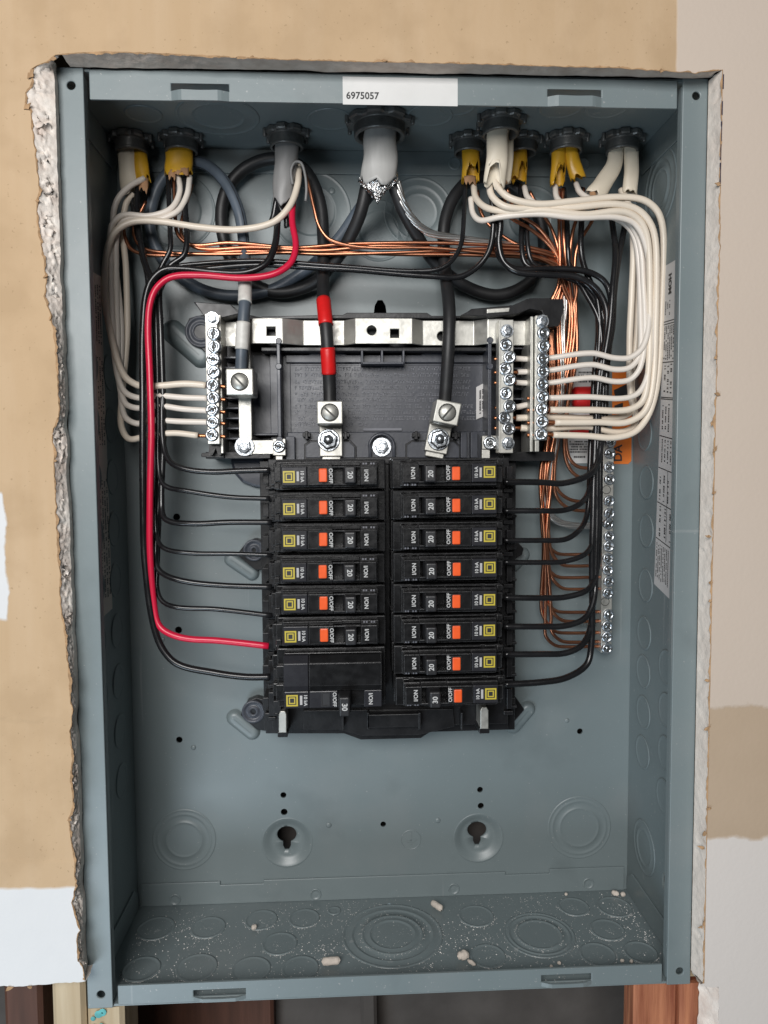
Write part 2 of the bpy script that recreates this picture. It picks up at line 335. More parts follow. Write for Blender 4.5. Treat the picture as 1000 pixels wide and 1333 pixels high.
def wall_material():
    m = bpy.data.materials.new('drywall'); m.use_nodes = True; nt = m.node_tree; N = nt.nodes; L = nt.links
    b = N['Principled BSDF']; b.inputs['Roughness'].default_value = 0.82; b.inputs['Specular IOR Level'].default_value = 0.25
    tc = N.new('ShaderNodeTexCoord'); sx = N.new('ShaderNodeSeparateXYZ'); L.new(tc.outputs['Object'], sx.inputs[0])
    def nz(scale, detail=5, stretch=None):
        n_ = N.new('ShaderNodeTexNoise'); n_.inputs['Scale'].default_value = scale; n_.inputs['Detail'].default_value = detail
        if stretch:
            mp = N.new('ShaderNodeMapping'); mp.inputs['Scale'].default_value = stretch; L.new(tc.outputs['Object'], mp.inputs[0]); L.new(mp.outputs[0], n_.inputs['Vector'])
        else: L.new(tc.outputs['Object'], n_.inputs['Vector'])
        return n_.outputs['Fac']
    def val(x): return x
    def math_(op, a, c, clamp=False):
        q = N.new('ShaderNodeMath'); q.operation = op; q.use_clamp = clamp
        for i, s in enumerate((a, c)):
            if isinstance(s, (int, float)): q.inputs[i].default_value = s
            else: L.new(s, q.inputs[i])
        return q.outputs[0]
    def step(s, at, w, noisy=None, amp=0.0):      # 0 below at, 1 above
        if noisy is not None: s = math_('ADD', s, math_('MULTIPLY', math_('SUBTRACT', noisy, 0.5), amp))
        return math_('DIVIDE', math_('SUBTRACT', s, at - w), 2 * w, True)
    def mix(fac, a, c):
        q = N.new('ShaderNodeMix'); q.data_type = 'RGBA'; 
        if isinstance(fac, float): q.inputs[0].default_value = fac
        else: L.new(fac, q.inputs[0])
        for i, s in ((6, a), (7, c)):
            if isinstance(s, tuple): q.inputs[i].default_value = (*s, 1)
            else: L.new(s, q.inputs[i])
        return q.outputs[2]
    X, Z = sx.outputs[0], sx.outputs[2]
    big = nz(7, 6); mid = nz(34, 6); fine = nz(420, 3); edge_n = nz(60, 5); streak = nz(50, 5, (0.12, 1, 1)); wander = nz(9, 3)
    tan = mix(big, (0.46, 0.32, 0.185), (0.57, 0.41, 0.26))
    tan = mix(math_('MULTIPLY', step(nz(70, 6, (1, 1, 0.10)), 0.55, 0.12), 0.30), tan, (0.60, 0.455, 0.31))
    stain = math_('MULTIPLY', step(mid, 0.56, 0.10), 0.5)
    tan = mix(stain, tan, (0.42, 0.29, 0.17))
    speck = math_('MULTIPLY', step(nz(480, 2), 0.70, 0.02), 0.45)
    tan = mix(speck, tan, (0.27, 0.18, 0.10))
    brown = mix(mid, (0.44, 0.335, 0.235), (0.50, 0.385, 0.28))
    pale = mix(big, (0.555, 0.465, 0.385), (0.605, 0.51, 0.43))
    pale = mix(math_('MULTIPLY', step(streak, 0.6, 0.12), 0.06), pale, (0.52, 0.46, 0.40))
    white = mix(mid, (0.64, 0.645, 0.65), (0.71, 0.71, 0.71))
    # compound over the right hand sheet
    xs = onwall(881, 45).x
    right = step(X, xs, 0.0006, edge_n, 0.002)
    zt = onwall(965, 917).z; zbm = onwall(965, 1091).z
    below = math_('SUBTRACT', 1.0, step(Z, zt, 0.0012, edge_n, 0.016)); above = step(Z, zbm, 0.0012, edge_n, 0.010)
    band = math_('MULTIPLY', below, above)
    rcol = mix(above, (0.66, 0.61, 0.57), pale)
    rcol = mix(band, rcol, brown)
    col = mix(right, tan, rcol)
    # white coat low on the left and a dab higher up
    zl = onwall(50, 1156).z; xl = onwall(118, 1200).x
    lowl = math_('MULTIPLY', math_('SUBTRACT', 1.0, step(Z, zl, 0.001, edge_n, 0.004)), math_('SUBTRACT', 1.0, step(X, 0.0, 0.001)))
    col = mix(lowl, col, white)
    dab = math_('MULTIPLY', math_('SUBTRACT', 1.0, step(X, onwall(9, 760).x, 0.0006, edge_n, 0.008)), math_('MULTIPLY', step(Z, onwall(0, 806).z, 0.001, edge_n, 0.006), math_('SUBTRACT', 1.0, step(Z, onwall(0, 640).z, 0.001, edge_n, 0.01))))
    col = mix(dab, col, white)
    L.new(col, b.inputs['Base Color'])
    hgt = math_('ADD', math_('ADD', math_('MULTIPLY', fine, 0.25), math_('MULTIPLY', mid, 0.6)), math_('MULTIPLY', math_('ADD', math_('ADD', math_('SUBTRACT', right, band), lowl), dab), 0.6))
    bp = N.new('ShaderNodeBump'); bp.inputs['Strength'].default_value = 0.35; bp.inputs['Distance'].default_value = 0.0012
    L.new(hgt, bp.inputs['Height']); L.new(bp.outputs[0], b.inputs['Normal'])
    MAT['drywall'] = m
wall_material()
wall = tag(mb.build('wall', 'drywall'), kind='structure')

# the broken gypsum edge round the opening, from the paper face back to the studs
def cut_strip(front, back, name, material, rows, amp, seed, fr=55):
    mb = MB(); n = len(front); vs = []
    for i in range(n):
        a, b = front[i], back[i]
        for j in range(rows + 1):
            t = j / rows; p = a.lerp(b, t)
            k = math.sin(math.pi * min(1, t * 1.0)) if rows > 1 else 0
            q = p * fr * 10
            dv = Vector((noise.fractal(q + Vector((seed, 0, 0)), 0.6, 2, 4), noise.fractal(q + Vector((0, seed, 3)), 0.6, 2, 4), noise.fractal(q + Vector((3, 7, seed)), 0.6, 2, 4)))
            chip = 0.5 + 1.8 * max(0.0, noise.noise(p * 95 + Vector((seed, 4, 1)))) ** 1.0
            vs.append(p + dv * amp * chip * (0.15 + k))
    fs = [(i * (rows + 1) + j, i * (rows + 1) + j + 1, (i + 1) * (rows + 1) + j + 1, (i + 1) * (rows + 1) + j) for i in range(n - 1) for j in range(rows)]
    mb.add(vs, fs, True); return mb.build(name, material, wall)
def dense3(pts, step):
    out = []
    for i in range(len(pts) - 1):
        a, b = pts[i], pts[i + 1]; n_ = max(1, int((b - a).length / step))
        out += [a.lerp(b, k / n_) for k in range(n_)]
    out.append(pts[-1]); return out
w2_ = W / 2
xl, xr, zt_, zb_ = -W / 2 - 0.0006, W / 2 + 0.0006, ZC + H / 2 + 0.0012, ZC - H / 2
fl = dense3([onwall(*p) for p in Lp], 0.0008)
bl = [Vector((-w2_ + 0.0014 - 0.0022 * max(0, noise.noise(p * 60)), -0.0058, min(max(p.z, zb_ - .004), zt_ + .002))) for p in fl]
cut_strip(fl, bl, 'gypsum_edge', 'gypsum', 12, 0.0015, 1, 52)
cut_strip(bl, [Vector((p.x - .0003, -0.0006, p.z)) for p in bl], 'gypsum_edge', 'gypsum', 3, 0.0005, 2, 52)
ft = dense3([onwall(*p) for p in [Lp[0]] + Tp], 0.0011)
bt = [Vector((min(max(p.x, xl), xr), -0.0009, zt_ - 0.0015 + 0.0007 * noise.noise(p * 70))) for p in ft]
cut_strip(ft, bt, 'gypsum_edge', 'gypsum_brown', 7, 0.0008, 5, 30)
frr = dense3([onwall(*p) for p in [Tp[-1]] + Rp], 0.0012)
br = [Vector((xr - .0009, -0.0010, min(p.z, zt_ + .002))) for p in frr]
cut_strip(frr, br, 'gypsum_edge', 'gypsum_smooth', 6, 0.0007, 9, 24)
fb = dense3([Vector((-XE, YW, botl[-1][1]))] + [onwall(*p) for p in BOTL[::-1]], 0.002)
cut_strip(fb, [Vector((p.x, 0, p.z + 0.001)) for p in fb], 'gypsum_edge', 'gypsum', 4, 0.002, 14, 24)
fb = dense3([onwall(*p) for p in BOTR] + [Vector((botr[-1][0], YW, zb))], 0.002)
cut_strip(fb, [Vector((max(p.x - 0.006, W / 2 + .0006), 0, p.z)) for p in fb], 'gypsum_edge', 'gypsum', 5, 0.0022, 17, 24)
def fringe(front, back, seed, wmax):
    mb = MB(); vs = []; rnd = random.Random(seed); n_ = len(front)
    for i in range(n_):
        a, b = front[i], back[i]; dv = (b - a); dv.y = 0; dv = dv.normalized() if dv.length > 1e-6 else Vector((1, 0, 0))
        w_ = wmax * max(0.03, .35 + 1.3 * noise.noise(a * 210 + Vector((seed, 0, 0)))) * rnd.uniform(.6, 1.2)
        q = a - dv * .0003; vs += [q + Vector((0, -.0003, 0)), a + dv * w_ + Vector((0, -.0002 + .0006 * rnd.random(), 0))]
    mb.add(vs, [(2 * i, 2 * i + 1, 2 * i + 3, 2 * i + 2) for i in range(n_ - 1)]); o = mb.build('torn_paper_edge', 'torn_paper', wall)
    sm_ = o.modifiers.new('thick', 'SOLIDIFY'); sm_.thickness = .0002
fringe(fl, bl, 3, .0013); fringe(ft, bt, 4, .0010); fringe(frr, br, 5, .0009)
# torn paper flakes along the cut
def flake(px, py, s, ang, seed):
    rnd = random.Random(seed); c = onwall(px, py) + Vector((0, -0.0004, 0)); k = 7
    ring = [(s * .6 * rnd.uniform(.45, 1.1) * (1.7 if i % 3 == 0 else 1) * math.cos(2 * math.pi * i / k), s * .6 * rnd.uniform(.4, 1.0) * math.sin(2 * math.pi * i / k)) for i in range(k)]
    ca, sa = math.cos(ang), math.sin(ang); vs = []
    for (a, b_) in ring: vs.append(c + Vector((a * ca - b_ * sa, -rnd.uniform(0.0001, .0012), a * sa + b_ * ca)))
    vs2 = [v + Vector((0, .0004, 0)) for v in vs]
    mb = MB(); mb.add(vs + vs2, [tuple(range(k)), tuple(range(2 * k - 1, k - 1, -1))] + [((i + 1) % k, i, i + k, (i + 1) % k + k) for i in range(k)])
    mb.build('torn_paper', 'torn_paper', wall)
for i, (px, py, s, a) in enumerate([(934, 240, .0022, 0), (931, 466, .002, .8), (933, 513, .0026, .1), (926, 552, .0018, 1.5), (930, 585, .002, 1.2), (928, 642, .0018, .6), (921, 698, .002, 0), (924, 758, .0022, .3), (923, 782, .0018, 1.0),
        (920, 885, .002, .4), (919, 948, .0026, .6), (921, 1052, .0022, .2), (916, 1085, .0026, 1.3), (913, 1102, .003, 0), (912, 1205, .002, .8), (42, 98, .003, 1.0), (36, 140, .003, .8), (50, 262, .0018, .2), (60, 360, .0018, .7), (66, 415, .0016, 1.2), (72, 600, .0015, .5),
        (92, 1066, .0016, .2), (70, 78, .0022, .5), (40, 1284, .0022, 0), (12, 1286, .0025, .2), (500, 80, .0018, 0), (860, 93, .002, .1)]):
    flake(px, py, s, a, 100 + i)
# pencil line beside the opening
mb = MB()
for (a, b) in [((941.5, 97), (941.5, 116)), ((940.5, 132), (939.5, 150)), ((939.5, 158), (939, 184)), ((938.5, 188), (938, 208)), ((938, 212), (937.5, 240))]:
    A, B = onwall(*a), onwall(*b); mb.box(min(A.x, B.x) - .0002, max(A.x, B.x) + .0002, YW - .0003, YW + .0005, B.z, A.z)
mb.build('pencil_line', 'ink', wall)

# ------------------------------------------------------------------ studs and the cavity below the box
def stud(px0, px1, ztop, material, label, y0=0.0015, y1=0.088, pyy=1320, seed=0, cat='stud', zbot=None):
    x0 = onp(px0, pyy, 1, y0).x; x1 = onp(px1, pyy, 1, y0).x
    mb = MB(); nz_ = 40; zb0 = zb if zbot is None else zbot
    ring = []; c = 0.0025
    prof = [(x0 + c, y0), (x1 - c, y0), (x1, y0 + c), (x1, y1), (x0, y1), (x0, y0 + c)]
    vs = []; k = len(prof)
    for i in range(nz_ + 1):
        z = zb0 + (ztop - zb0) * i / nz_
        for (x, y) in prof:
            q = Vector((x * 30, y * 30, z * 12 + seed)); vs.append((x + 0.0008 * noise.noise(q), y + 0.0008 * noise.noise(q + Vector((5, 5, 5))), z))
    fs = [(i * k + j, i * k + (j + 1) % k, (i + 1) * k + (j + 1) % k, (i + 1) * k + j) for i in range(nz_) for j in range(k)]
    fs += [tuple(range(k - 1, -1, -1)), tuple(nz_ * k + j for j in range(k))]
    mb.add(vs, fs); return tag(mb.build('wood_stud', material, None), label, cat)
zu = ZC - H / 2 - 0.0015
s_ = stud(68, 111, ZC + .30, 'pale_wood', 'tall pale bare wood stud alongside the bottom corner of the box', seed=1)
s_ = stud(112.5, 161, zu, 'pale_wood', 'short pale wood stud under the box with a teal paint mark', seed=2, y0=0.003, y1=0.030)
mb = MB(); c = onp(127, 1324, 1, 0.003); rnd = random.Random(4)
for i in range(9):
    a = c + Vector((rnd.uniform(-.004, .004), -.0012, rnd.uniform(-.007, .006)))
    mb.lathe([(rnd.uniform(.001, .0026), 0), (.0006, .0004)], front_at(a), 9)
t_ = mb.build('paint_mark', 'teal_paint', s_)
stud(826, 884, zu, 'red_wood', 'wide red brown stained stud under the box', seed=3, y0=0.006, y1=.024)
stud(886, 922, zu, 'red_wood', 'narrow red brown stud with a rounded edge behind the drywall end', seed=4, y0=0.003)
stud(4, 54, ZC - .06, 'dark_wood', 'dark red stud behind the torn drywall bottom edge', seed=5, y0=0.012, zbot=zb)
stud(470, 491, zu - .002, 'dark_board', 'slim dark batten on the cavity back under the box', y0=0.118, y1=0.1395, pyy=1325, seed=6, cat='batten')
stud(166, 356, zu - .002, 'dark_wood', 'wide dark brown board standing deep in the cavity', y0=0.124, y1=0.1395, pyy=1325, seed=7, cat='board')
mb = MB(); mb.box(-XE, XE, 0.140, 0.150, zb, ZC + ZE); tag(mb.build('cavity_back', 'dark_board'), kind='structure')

# ================================================================== THE ENCLOSURE
TH = 0.0014
w2, h2 = W / 2, H / 2
ZT, ZB = ZC + h2, ZC - h2
box = thing('panel_enclosure', 'grey painted steel electrical panel box set in the drywall opening', 'panel box', (0, D, ZB))
FT = ZT - TH; FBt = ZB + TH                              # inside faces of top and bottom
SR = w2 - TH; SL = -w2 + TH
def top_at(x, y): return onp(x, y, 2, FT)
def floor_at(x, y): return onp(x, y, 2, FBt)
def rside(x, y): return onp(x, y, 0, SR)
def lside(x, y): return onp(x, y, 0, SL)
Mdown = Matrix(((1, 0, 0, 0), (0, -1, 0, 0), (0, 0, -1, 0), (0, 0, 0, 1)))
Mup = Matrix.Identity(4)
Mleft = Matrix(((0, 0, -1, 0), (0, 1, 0, 0), (1, 0, 0, 0), (0, 0, 0, 1)))       # local +Z -> world -X
Mright = Matrix(((0, 0, 1, 0), (0, 1, 0, 0), (-1, 0, 0, 0), (0, 0, 0, 1)))
# back panel with punched holes
mb = MB(); mb.box(-w2, w2, D, D + TH, ZB, ZT)
back = mb.build('back_panel', 'paint', box)
cut = []
def hole(px, py, rpx):
    c = P(px, py, 0); m = MB(); cyl(m, c + Vector((0, -.004, 0)), c + Vector((0, .006, 0)), rpx * scale_at(0), 16); cut.append(m)
for (x, y, r_) in [(369, 1035, 4), (370, 1057, 4.5), (499, 1073, 3.8), (625, 1028, 4), (626, 1049, 4.2), (233.5, 963, 4.2), (230, 673, 4.5), (232.5, 820, 4.5), (755, 952, 4)]: hole(x, y, r_)
KEY = [(373, 1089), (622, 1083)]
s0 = scale_at(0); kcut = []
for (x, y) in KEY:
    c = P(x, y, 0); pts = []
    R_ = 13 * s0; sw = 5.2 * s0; drop = 21 * s0
    a0 = math.asin(sw / R_)
    for k in range(21):
        a = -math.pi / 2 + a0 + (2 * math.pi - 2 * a0) * k / 20
        pts.append((c.x + R_ * math.cos(a), c.z + R_ * .85 * math.sin(a)))
    pts += [(c.x - sw, c.z - drop + sw), (c.x - sw * .5, c.z - drop), (c.x + sw * .5, c.z - drop), (c.x + sw, c.z - drop + sw)]
    m = MB(); m.prism(pts, D - .006, D + .012); kcut.append(m)
    m = MB(); cc_ = P(x + 1, y + 8, 0); cyl(m, cc_ + Vector((0, -.004, 0)), cc_ + Vector((0, .006, 0)), 34 * s0, 40); cut.append(m)
c = P(495, 402, 0); m = MB(); m.prism([(c.x - 9 * s0, c.z - 12 * s0), (c.x + 9 * s0, c.z - 12 * s0), (c.x + 7 * s0, c.z + 4 * s0), (c.x + 3 * s0, c.z + 11 * s0), (c.x - 3 * s0, c.z + 11 * s0), (c.x - 7 * s0, c.z + 4 * s0)], D - .006, D + .006); cut.append(m)
boolean(back, cut)
# pressed-in dishes with the keyholes in them
for (x, y), kc in zip(KEY, kcut):
    c = P(x + 1, y + 8, 0); k = s0; mb = MB()
    f_ = [(34.2 * k, 0.00005), (32.5 * k, -.0002), (29 * k, -.0011), (25 * k, -.0026), (22.5 * k, -.0033), (19.5 * k, -.0036), (.0001, -.0036)]
    b_ = [(r_ + .0003, h - .0011) for r_, h in f_[::-1]]; b_[0] = (.0001, -.0047)
    prof = f_ + b_ + [f_[0]]
    mb.lathe(prof, front_at(c), 40, True, False); dsh = mb.build('keyhole_dish', 'paint', box, recalc=True)
    boolean(dsh, [kc])
def knock(M, radii, parent=box, name='knockout', hh=0.0007):
    """punched disc(s): a raised step at each radius, largest first"""
    mb = MB(); prof = []; h = 0
    for i, r_ in enumerate(radii):
        prof += [(r_ + .0005, 0.0 if i % 2 == 0 else hh * .75), (r_ + .0001, hh), (r_ - .0006, hh * .9), (r_ - .0012, hh * .35 if i % 2 == 0 else 0.00005), (r_ - .0022, hh * .3 if i % 2 == 0 else 0.00005)]
    prof.append((0.0006, prof[-1][1] + .00012))
    prof = [(r_, z + .0001) for r_, z in prof]
    mb.lathe(prof, M, 40, True, True); return mb.build(name, 'paint', parent)
def bk(px, py, rs): knock(front_at(P(px, py, 0)), [r_ * s0 for r_ in rs], hh=.0004)
bk(240, 1093, (41, 35, 24)); bk(754, 1077, (43, 37, 27)); bk(232, 275, (46, 30)); bk(405, 275, (50, 32)); bk(545, 277, (44, 34, 24)); bk(493, 300, (38, 26)); bk(690, 285, (42, 28))
# small dimples
def bump(px, py, rpx, hh=.0009):
    mb = MB(); r_ = rpx * s0; mb.lathe([(r_, .00002), (r_ * .85, hh * .6), (r_ * .5, hh), (r_ * .1, hh)], front_at(P(px, py, 0)), 16); mb.build('dimple', 'paint', box)
for q in [(428, 1074, 4), (570, 1068, 4), (738, 938, 3.4), (252, 973, 3.6), (432, 249, 5), (212, 832, 3), (786, 686, 3.2), (762, 814, 3), (592, 212, 6), (212, 218, 4)]: bump(*q)
mb = MB(); c = P(535, 1093, 0)                      # pressed earth symbol
mb.lathe([(14 * s0, .00002), (13.6 * s0, .0004), (12.8 * s0, .0004), (12.4 * s0, .00002)], front_at(c), 30, True, False)
for (dx, dz, wd_, hd) in [(0, 5, .8, 6), (0, -1, 8, .7), (0, -4, 5, .7), (0, -7, 2.4, .7)]: mb.box(c.x + (dx - wd_) * s0, c.x + (dx + wd_) * s0, D - .0004, D + .0002, c.z + (dz - hd) * s0, c.z + (dz + hd) * s0)
mb.build('earth_symbol', 'paint', box)
# pressed fingers beside the mounting ears
def finger(p1, p2, rpx, hh=.0042):
    a, b = P(*p1, 0), P(*p2, 0); mb = MB(); ax = (b - a).normalized(); n_ = Vector((-ax.z, 0, ax.x)); r_ = rpx * s0
    vs = []; lev = [(1.25, 0.0), (1.05, .55), (.8, .92), (.45, 1.0), (0.02, 1.0)]; K = 24
    for (m_, hz) in lev:
        for k in range(K):
            t = 2 * math.pi * k / K; ca, sa = math.cos(t), math.sin(t)
            base = b if ca > 0 else a
            vs.append(base + ax * (ca * r_ * m_) + n_ * (sa * r_ * m_) + Vector((0, -hh * hz - .00003, 0)))
    fs = [(i * K + k, i * K + (k + 1) % K, (i + 1) * K + (k + 1) % K, (i + 1) * K + k) for i in range(len(lev) - 1) for k in range(K)]
    mb.add(vs, fs, True); mb.build('pressed_rib', 'paint', box, recalc=True)
finger((302, 728), (328, 746), 8); finger((306, 934), (328, 952), 9); finger((686, 923), (668, 944), 9); finger((226, 432), (262, 464), 12, .006); finger((680, 722), (668, 735), 8)
# folded strip along the bottom and top of the back panel
mb = MB()
zst = P(500, 1140, 1).z
polyb = [(-w2 + .004, ZB + TH), (w2 - .004, ZB + TH), (w2 - .004, zst + .001), (P(715, 1140, 1).x, zst + .001), (P(715, 1140, 1).x, zst - .0022), (P(658, 1140, 1).x, zst - .0022), (P(658, 1140, 1).x, zst), (P(343, 1150, 1).x, zst), (P(343, 1150, 1).x, zst - .0026), (P(287, 1150, 1).x, zst - .0026), (P(287, 1150, 1).x, zst), (-w2 + .004, zst)]
mb.prism(polyb, D - .0016, D - .0001); st = mb.build('bottom_fold', 'paint', box, bevel=.0004)
for (x, y) in [(228, 1171), (411, 1164), (591, 1157), (766, 1150)]:
    mb = MB(); k = s0; mb.lathe([(8 * k, 0), (7.4 * k, .0006), (6.4 * k, .0006), (5.8 * k, .0001), (3 * k, .0002), (.3 * k, .0003)], front_at(P(x, y, 1.6)), 20); mb.build('weld_dimple', 'paint', st)
zs2 = P(430, 227, 1).z
mb = MB(); mb.box(-w2 + .004, w2 - .004, D - .0016, D - .0001, zs2, ZT - TH); st = mb.build('top_fold', 'paint', box, bevel=.0004)
for (x, y) in [(203, 212), (760, 213), (592, 213)]:
    mb = MB(); mb.lathe([(8 * s0, 0), (7.4 * s0, .0006), (5.8 * s0, .0001), (.3 * s0, .0003)], front_at(P(x, y, 1.6)), 20); mb.build('weld_dimple', 'paint', st)
# walls
mb = MB(); mb.box(-w2, w2, 0.0015, D - .0002, ZT - TH, ZT); topw = mb.build('top_wall', 'paint', box)
mb = MB(); mb.box(-w2, w2, 0.0015, D - .0002, ZB, ZB + TH); botw = mb.build('bottom_wall', 'paint', box)
mb = MB(); mb.box(-w2, -w2 + TH, 0.0015, D - .0002, ZB + TH, ZT - TH); lw = mb.build('side_wall', 'paint', box)
mb = MB(); mb.box(w2 - TH, w2, 0.0015, D - .0002, ZB + TH, ZT - TH); rw = mb.build('side_wall', 'paint', box)
cut = []
for q in [(887, 348), (868, 1152)]:
    c = rside(*q); m = MB(); cyl(m, c + Vector((-.004, 0, 0)), c + Vector((.004, 0, 0)), .0075, 24); cut.append(m)
boolean(rw, cut)
cut = []
c = floor_at(506, 1178); m = MB(); cyl(m, c + Vector((0, 0, -.005)), c + Vector((0, 0, .005)), .0022, 14); cut.append(m); boolean(botw, cut)
# wood seen through the nail holes belongs to the stud on that side
mb = MB(); mb.box(w2 + .0012, w2 + .038, .004, .09, ZB + .002, ZT - .004); tag(mb.build('wood_stud', 'pale_wood'), 'pale stud hidden against the box side, glimpsed through its nail holes', 'stud')
# overlapping corner tabs on the side walls
for sx, wl in ((1, rw), (-1, lw)):
    x = SR if sx > 0 else SL; dx = -.0013 * sx
    for (za, zb1, up) in ((ZT - TH - .0002, -0.020, 1), (ZB + TH + .0002, .020, 0)):
        p = [(.004, za), (D - .003, za), (D - .003, za + zb1 * .55), (D - .012, za + zb1 * .9), (.004, za + zb1 * .9)]
        vs = [(x, a, b) for a, b in p] + [(x + dx, a, b) for a, b in p]; n_ = len(p); mb = MB()
        mb.add(vs, [tuple(range(n_)), tuple(range(2 * n_ - 1, n_ - 1, -1))] + [((i + 1) % n_, i, i + n_, (i + 1) % n_ + n_) for i in range(n_)])
        mb.build('corner_tab', 'paint', wl, bevel=.0004, recalc=True)
# knockouts on the floor, top and side walls
fk = [(203, 1209, 12.5), (271, 1208, 11.5), (340, 1198, 11), (396, 1196, 10.5), (364, 1229, 11.3), (184, 1262, 11.5), (256, 1260, 12.6), (327, 1263, 12), (391, 1261, 11.3), (435, 1186, 4.4), (620, 1193, 12), (747, 1181, 10.6), (800, 1181, 11.8), (791, 1211, 11.2), (778, 1243, 11.2), (834, 1240, 10.4), (635, 1245, 11.2)]
for (x, y, r_) in fk: knock(Matrix.Translation(floor_at(x, y)) @ Mup, [r_ / 1000.] , botw)
knock(Matrix.Translation(floor_at(511, 1217)) @ Mup, [.0335, .0275, .0205, .0155], botw); knock(Matrix.Translation(floor_at(702, 1217)) @ Mup, [.0235, .0205, .0152], botw)
for (x, y, rs) in [(284, 151, (.025, .016)), (187, 148, (.011,)), (430, 155, (.014,)), (560, 150, (.014,)), (730, 140, (.013,)), (790, 140, (.013,)), (595, 138, (.011,))]: knock(Matrix.Translation(top_at(x, y)) @ Mdown, rs, topw)
for (x, y) in [(838, 500), (840, 565), (842, 628), (842, 691), (841, 762), (839, 824), (838, 874), (838, 927), (837, 979), (868, 869), (868, 925), (867, 981), (865, 1037)]: knock(Matrix.Translation(rside(x, y)) @ Mleft, [.0112], rw)
knock(Matrix.Translation(rside(839, 1103)) @ Mleft, [.018, .0125], rw); knock(Matrix.Translation(rside(860, 245)) @ Mleft, [.024, .018, .012], rw)
for k in range(9):
    for yy in (.070, .036): knock(Matrix.Translation(Vector((SL, yy, ZC - .16 + k * .034))) @ Mright, [.0112], lw)
# front flanges
FW = 0.0146
def flange(x0, x1):
    mb = MB(); mb.box(x0, x1, 0.0, .0014, ZB, ZT); o = mb.build('front_flange', 'paint', box)
    cx = (x0 + x1) / 2; cut = []
    for z in (ZT - .0095, ZB + .0085):
        m = MB(); cyl(m, Vector((cx + .0006, -.003, z)), Vector((cx + .0006, .005, z)), .0023, 20); cut.append(m)
    boolean(o, cut); b = o.modifiers.new('bevel', 'BEVEL'); b.width = .0005; b.segments = 2; b.limit_method = 'ANGLE'; b.angle_limit = .6
    return o
flange(-w2, -w2 + FW); flange(w2 - FW, w2)
# return lip behind each side flange
for x0, x1 in ((-w2 + FW - .0013, -w2 + FW), (w2 - FW, w2 - FW + .0013)):
    mb = MB(); mb.box(x0, x1, .0016, .006, ZB + .004, ZT - .004); mb.build('flange_lip', 'paint', box)
def hflange(top):
    xa, xb = -w2 + FW + .0028, w2 - FW - .0028
    z0, z1 = (ZT - .0165, ZT - .0012) if top else (ZB + .0010, ZB + .0130)
    mb = MB(); mb.box(xa, xb, .0006, .0020, z0, z1); o = mb.build('front_flange', 'paint', box)
    sl = [(223, 298, 109, 119), (713, 783, 117, 126)] if top else [(252, 320, 1288, 1296), (705, 770, 1269, 1277)]
    cut = []
    for (a, b, c_, d_) in sl:
        A = onp(a, (c_ + d_) / 2, 1, .0006); B = onp(b, (c_ + d_) / 2, 1, .0006); zt1 = onp((a + b) / 2, c_, 1, .0006).z; zb1 = onp((a + b) / 2, d_, 1, .0006).z; zm = (zt1 + zb1) / 2; hh = .0021
        m = MB(); m.prism([(A.x, zm - hh), (B.x, zm - hh), (B.x, zm + hh), (A.x, zm + hh)], -.003, .006); cut.append(m)
    boolean(o, cut); b = o.modifiers.new('bevel', 'BEVEL'); b.width = .0005; b.segments = 2; b.limit_method = 'ANGLE'; b.angle_limit = .6
    for (a, b, c_, d_) in sl:                       # bowed tongue below each slot
        A = onp(a, (c_ + d_) / 2, 1, .0006); B = onp(b, (c_ + d_) / 2, 1, .0006); zm = (onp((a + b) / 2, c_, 1, .0006).z + onp((a + b) / 2, d_, 1, .0006).z) / 2; n_ = 16
        vs = []
        for i in range(n_ + 1):
            t = i / n_; x = A.x + (B.x - A.x) * t; bow = min(1, 6 * t, 6 * (1 - t)); dip = .0008 * math.sin(math.pi * t) ** 4
            zc_ = z0 - .0006 * bow if top else zm - .0016
            zt1 = zm - .0021 - dip * .3
            y = .0005 - .0022 * bow
            if not top: zc_ = z0 + .0012
            vs += [(x, y, zt1), (x, y, zc_), (x, y + .0013, zt1), (x, y + .0013, zc_)]
        fs = []
        for i in range(n_):
            p = i * 4; q = p + 4
            fs += [(p, p + 1, q + 1, q), (p + 2, q + 2, q + 3, p + 3), (p, q, q + 2, p + 2), (p + 1, p + 3, q + 3, q + 1)]
        mb = MB(); mb.add(vs, fs, False); mb.build('cover_tongue', 'paint', o, recalc=True)
    return o
hf = hflange(True); hflange(False)
# ------------------------------------------------------------------ stickers on the box
def quad_sticker(corners, nrm, name, material, parent, th=.00025, rnd=0.0):
    a = [c + nrm * th for c in corners]; mb = MB()
    mb.add(a + corners, [(0, 1, 2, 3), (7, 6, 5, 4), (0, 4, 5, 1), (1, 5, 6, 2), (2, 6, 7, 3), (3, 7, 4, 0)]); return mb.build(name, material, parent, recalc=True)
def bil(c, u_, v_): return (c[0].lerp(c[1], u_)).lerp(c[3].lerp(c[2], u_), v_)
def print_marks(c, nrm, spec, parent, material='black_print', seed=1, name='small_print'):
    """illegible small print: spec rows (u0,u1,v, height, density) along u"""
    rnd = random.Random(seed); mb = MB()
    for (u0, u1, v, hv, dens) in spec:
        L_ = (c[1] - c[0]).length; u_ = u0
        while u_ < u1:
            wl = rnd.uniform(.0004, .0011) / L_
            if rnd.random() < dens:
                vs = [bil(c, u_, v) + nrm * .00034, bil(c, u_ + wl, v) + nrm * .00034, bil(c, u_ + wl, v + hv) + nrm * .00034, bil(c, u_, v + hv) + nrm * .00034]
                mb.add(vs, [(0, 1, 2, 3)])
            u_ += wl + .0003 / L_
    return mb.build(name, material, parent)
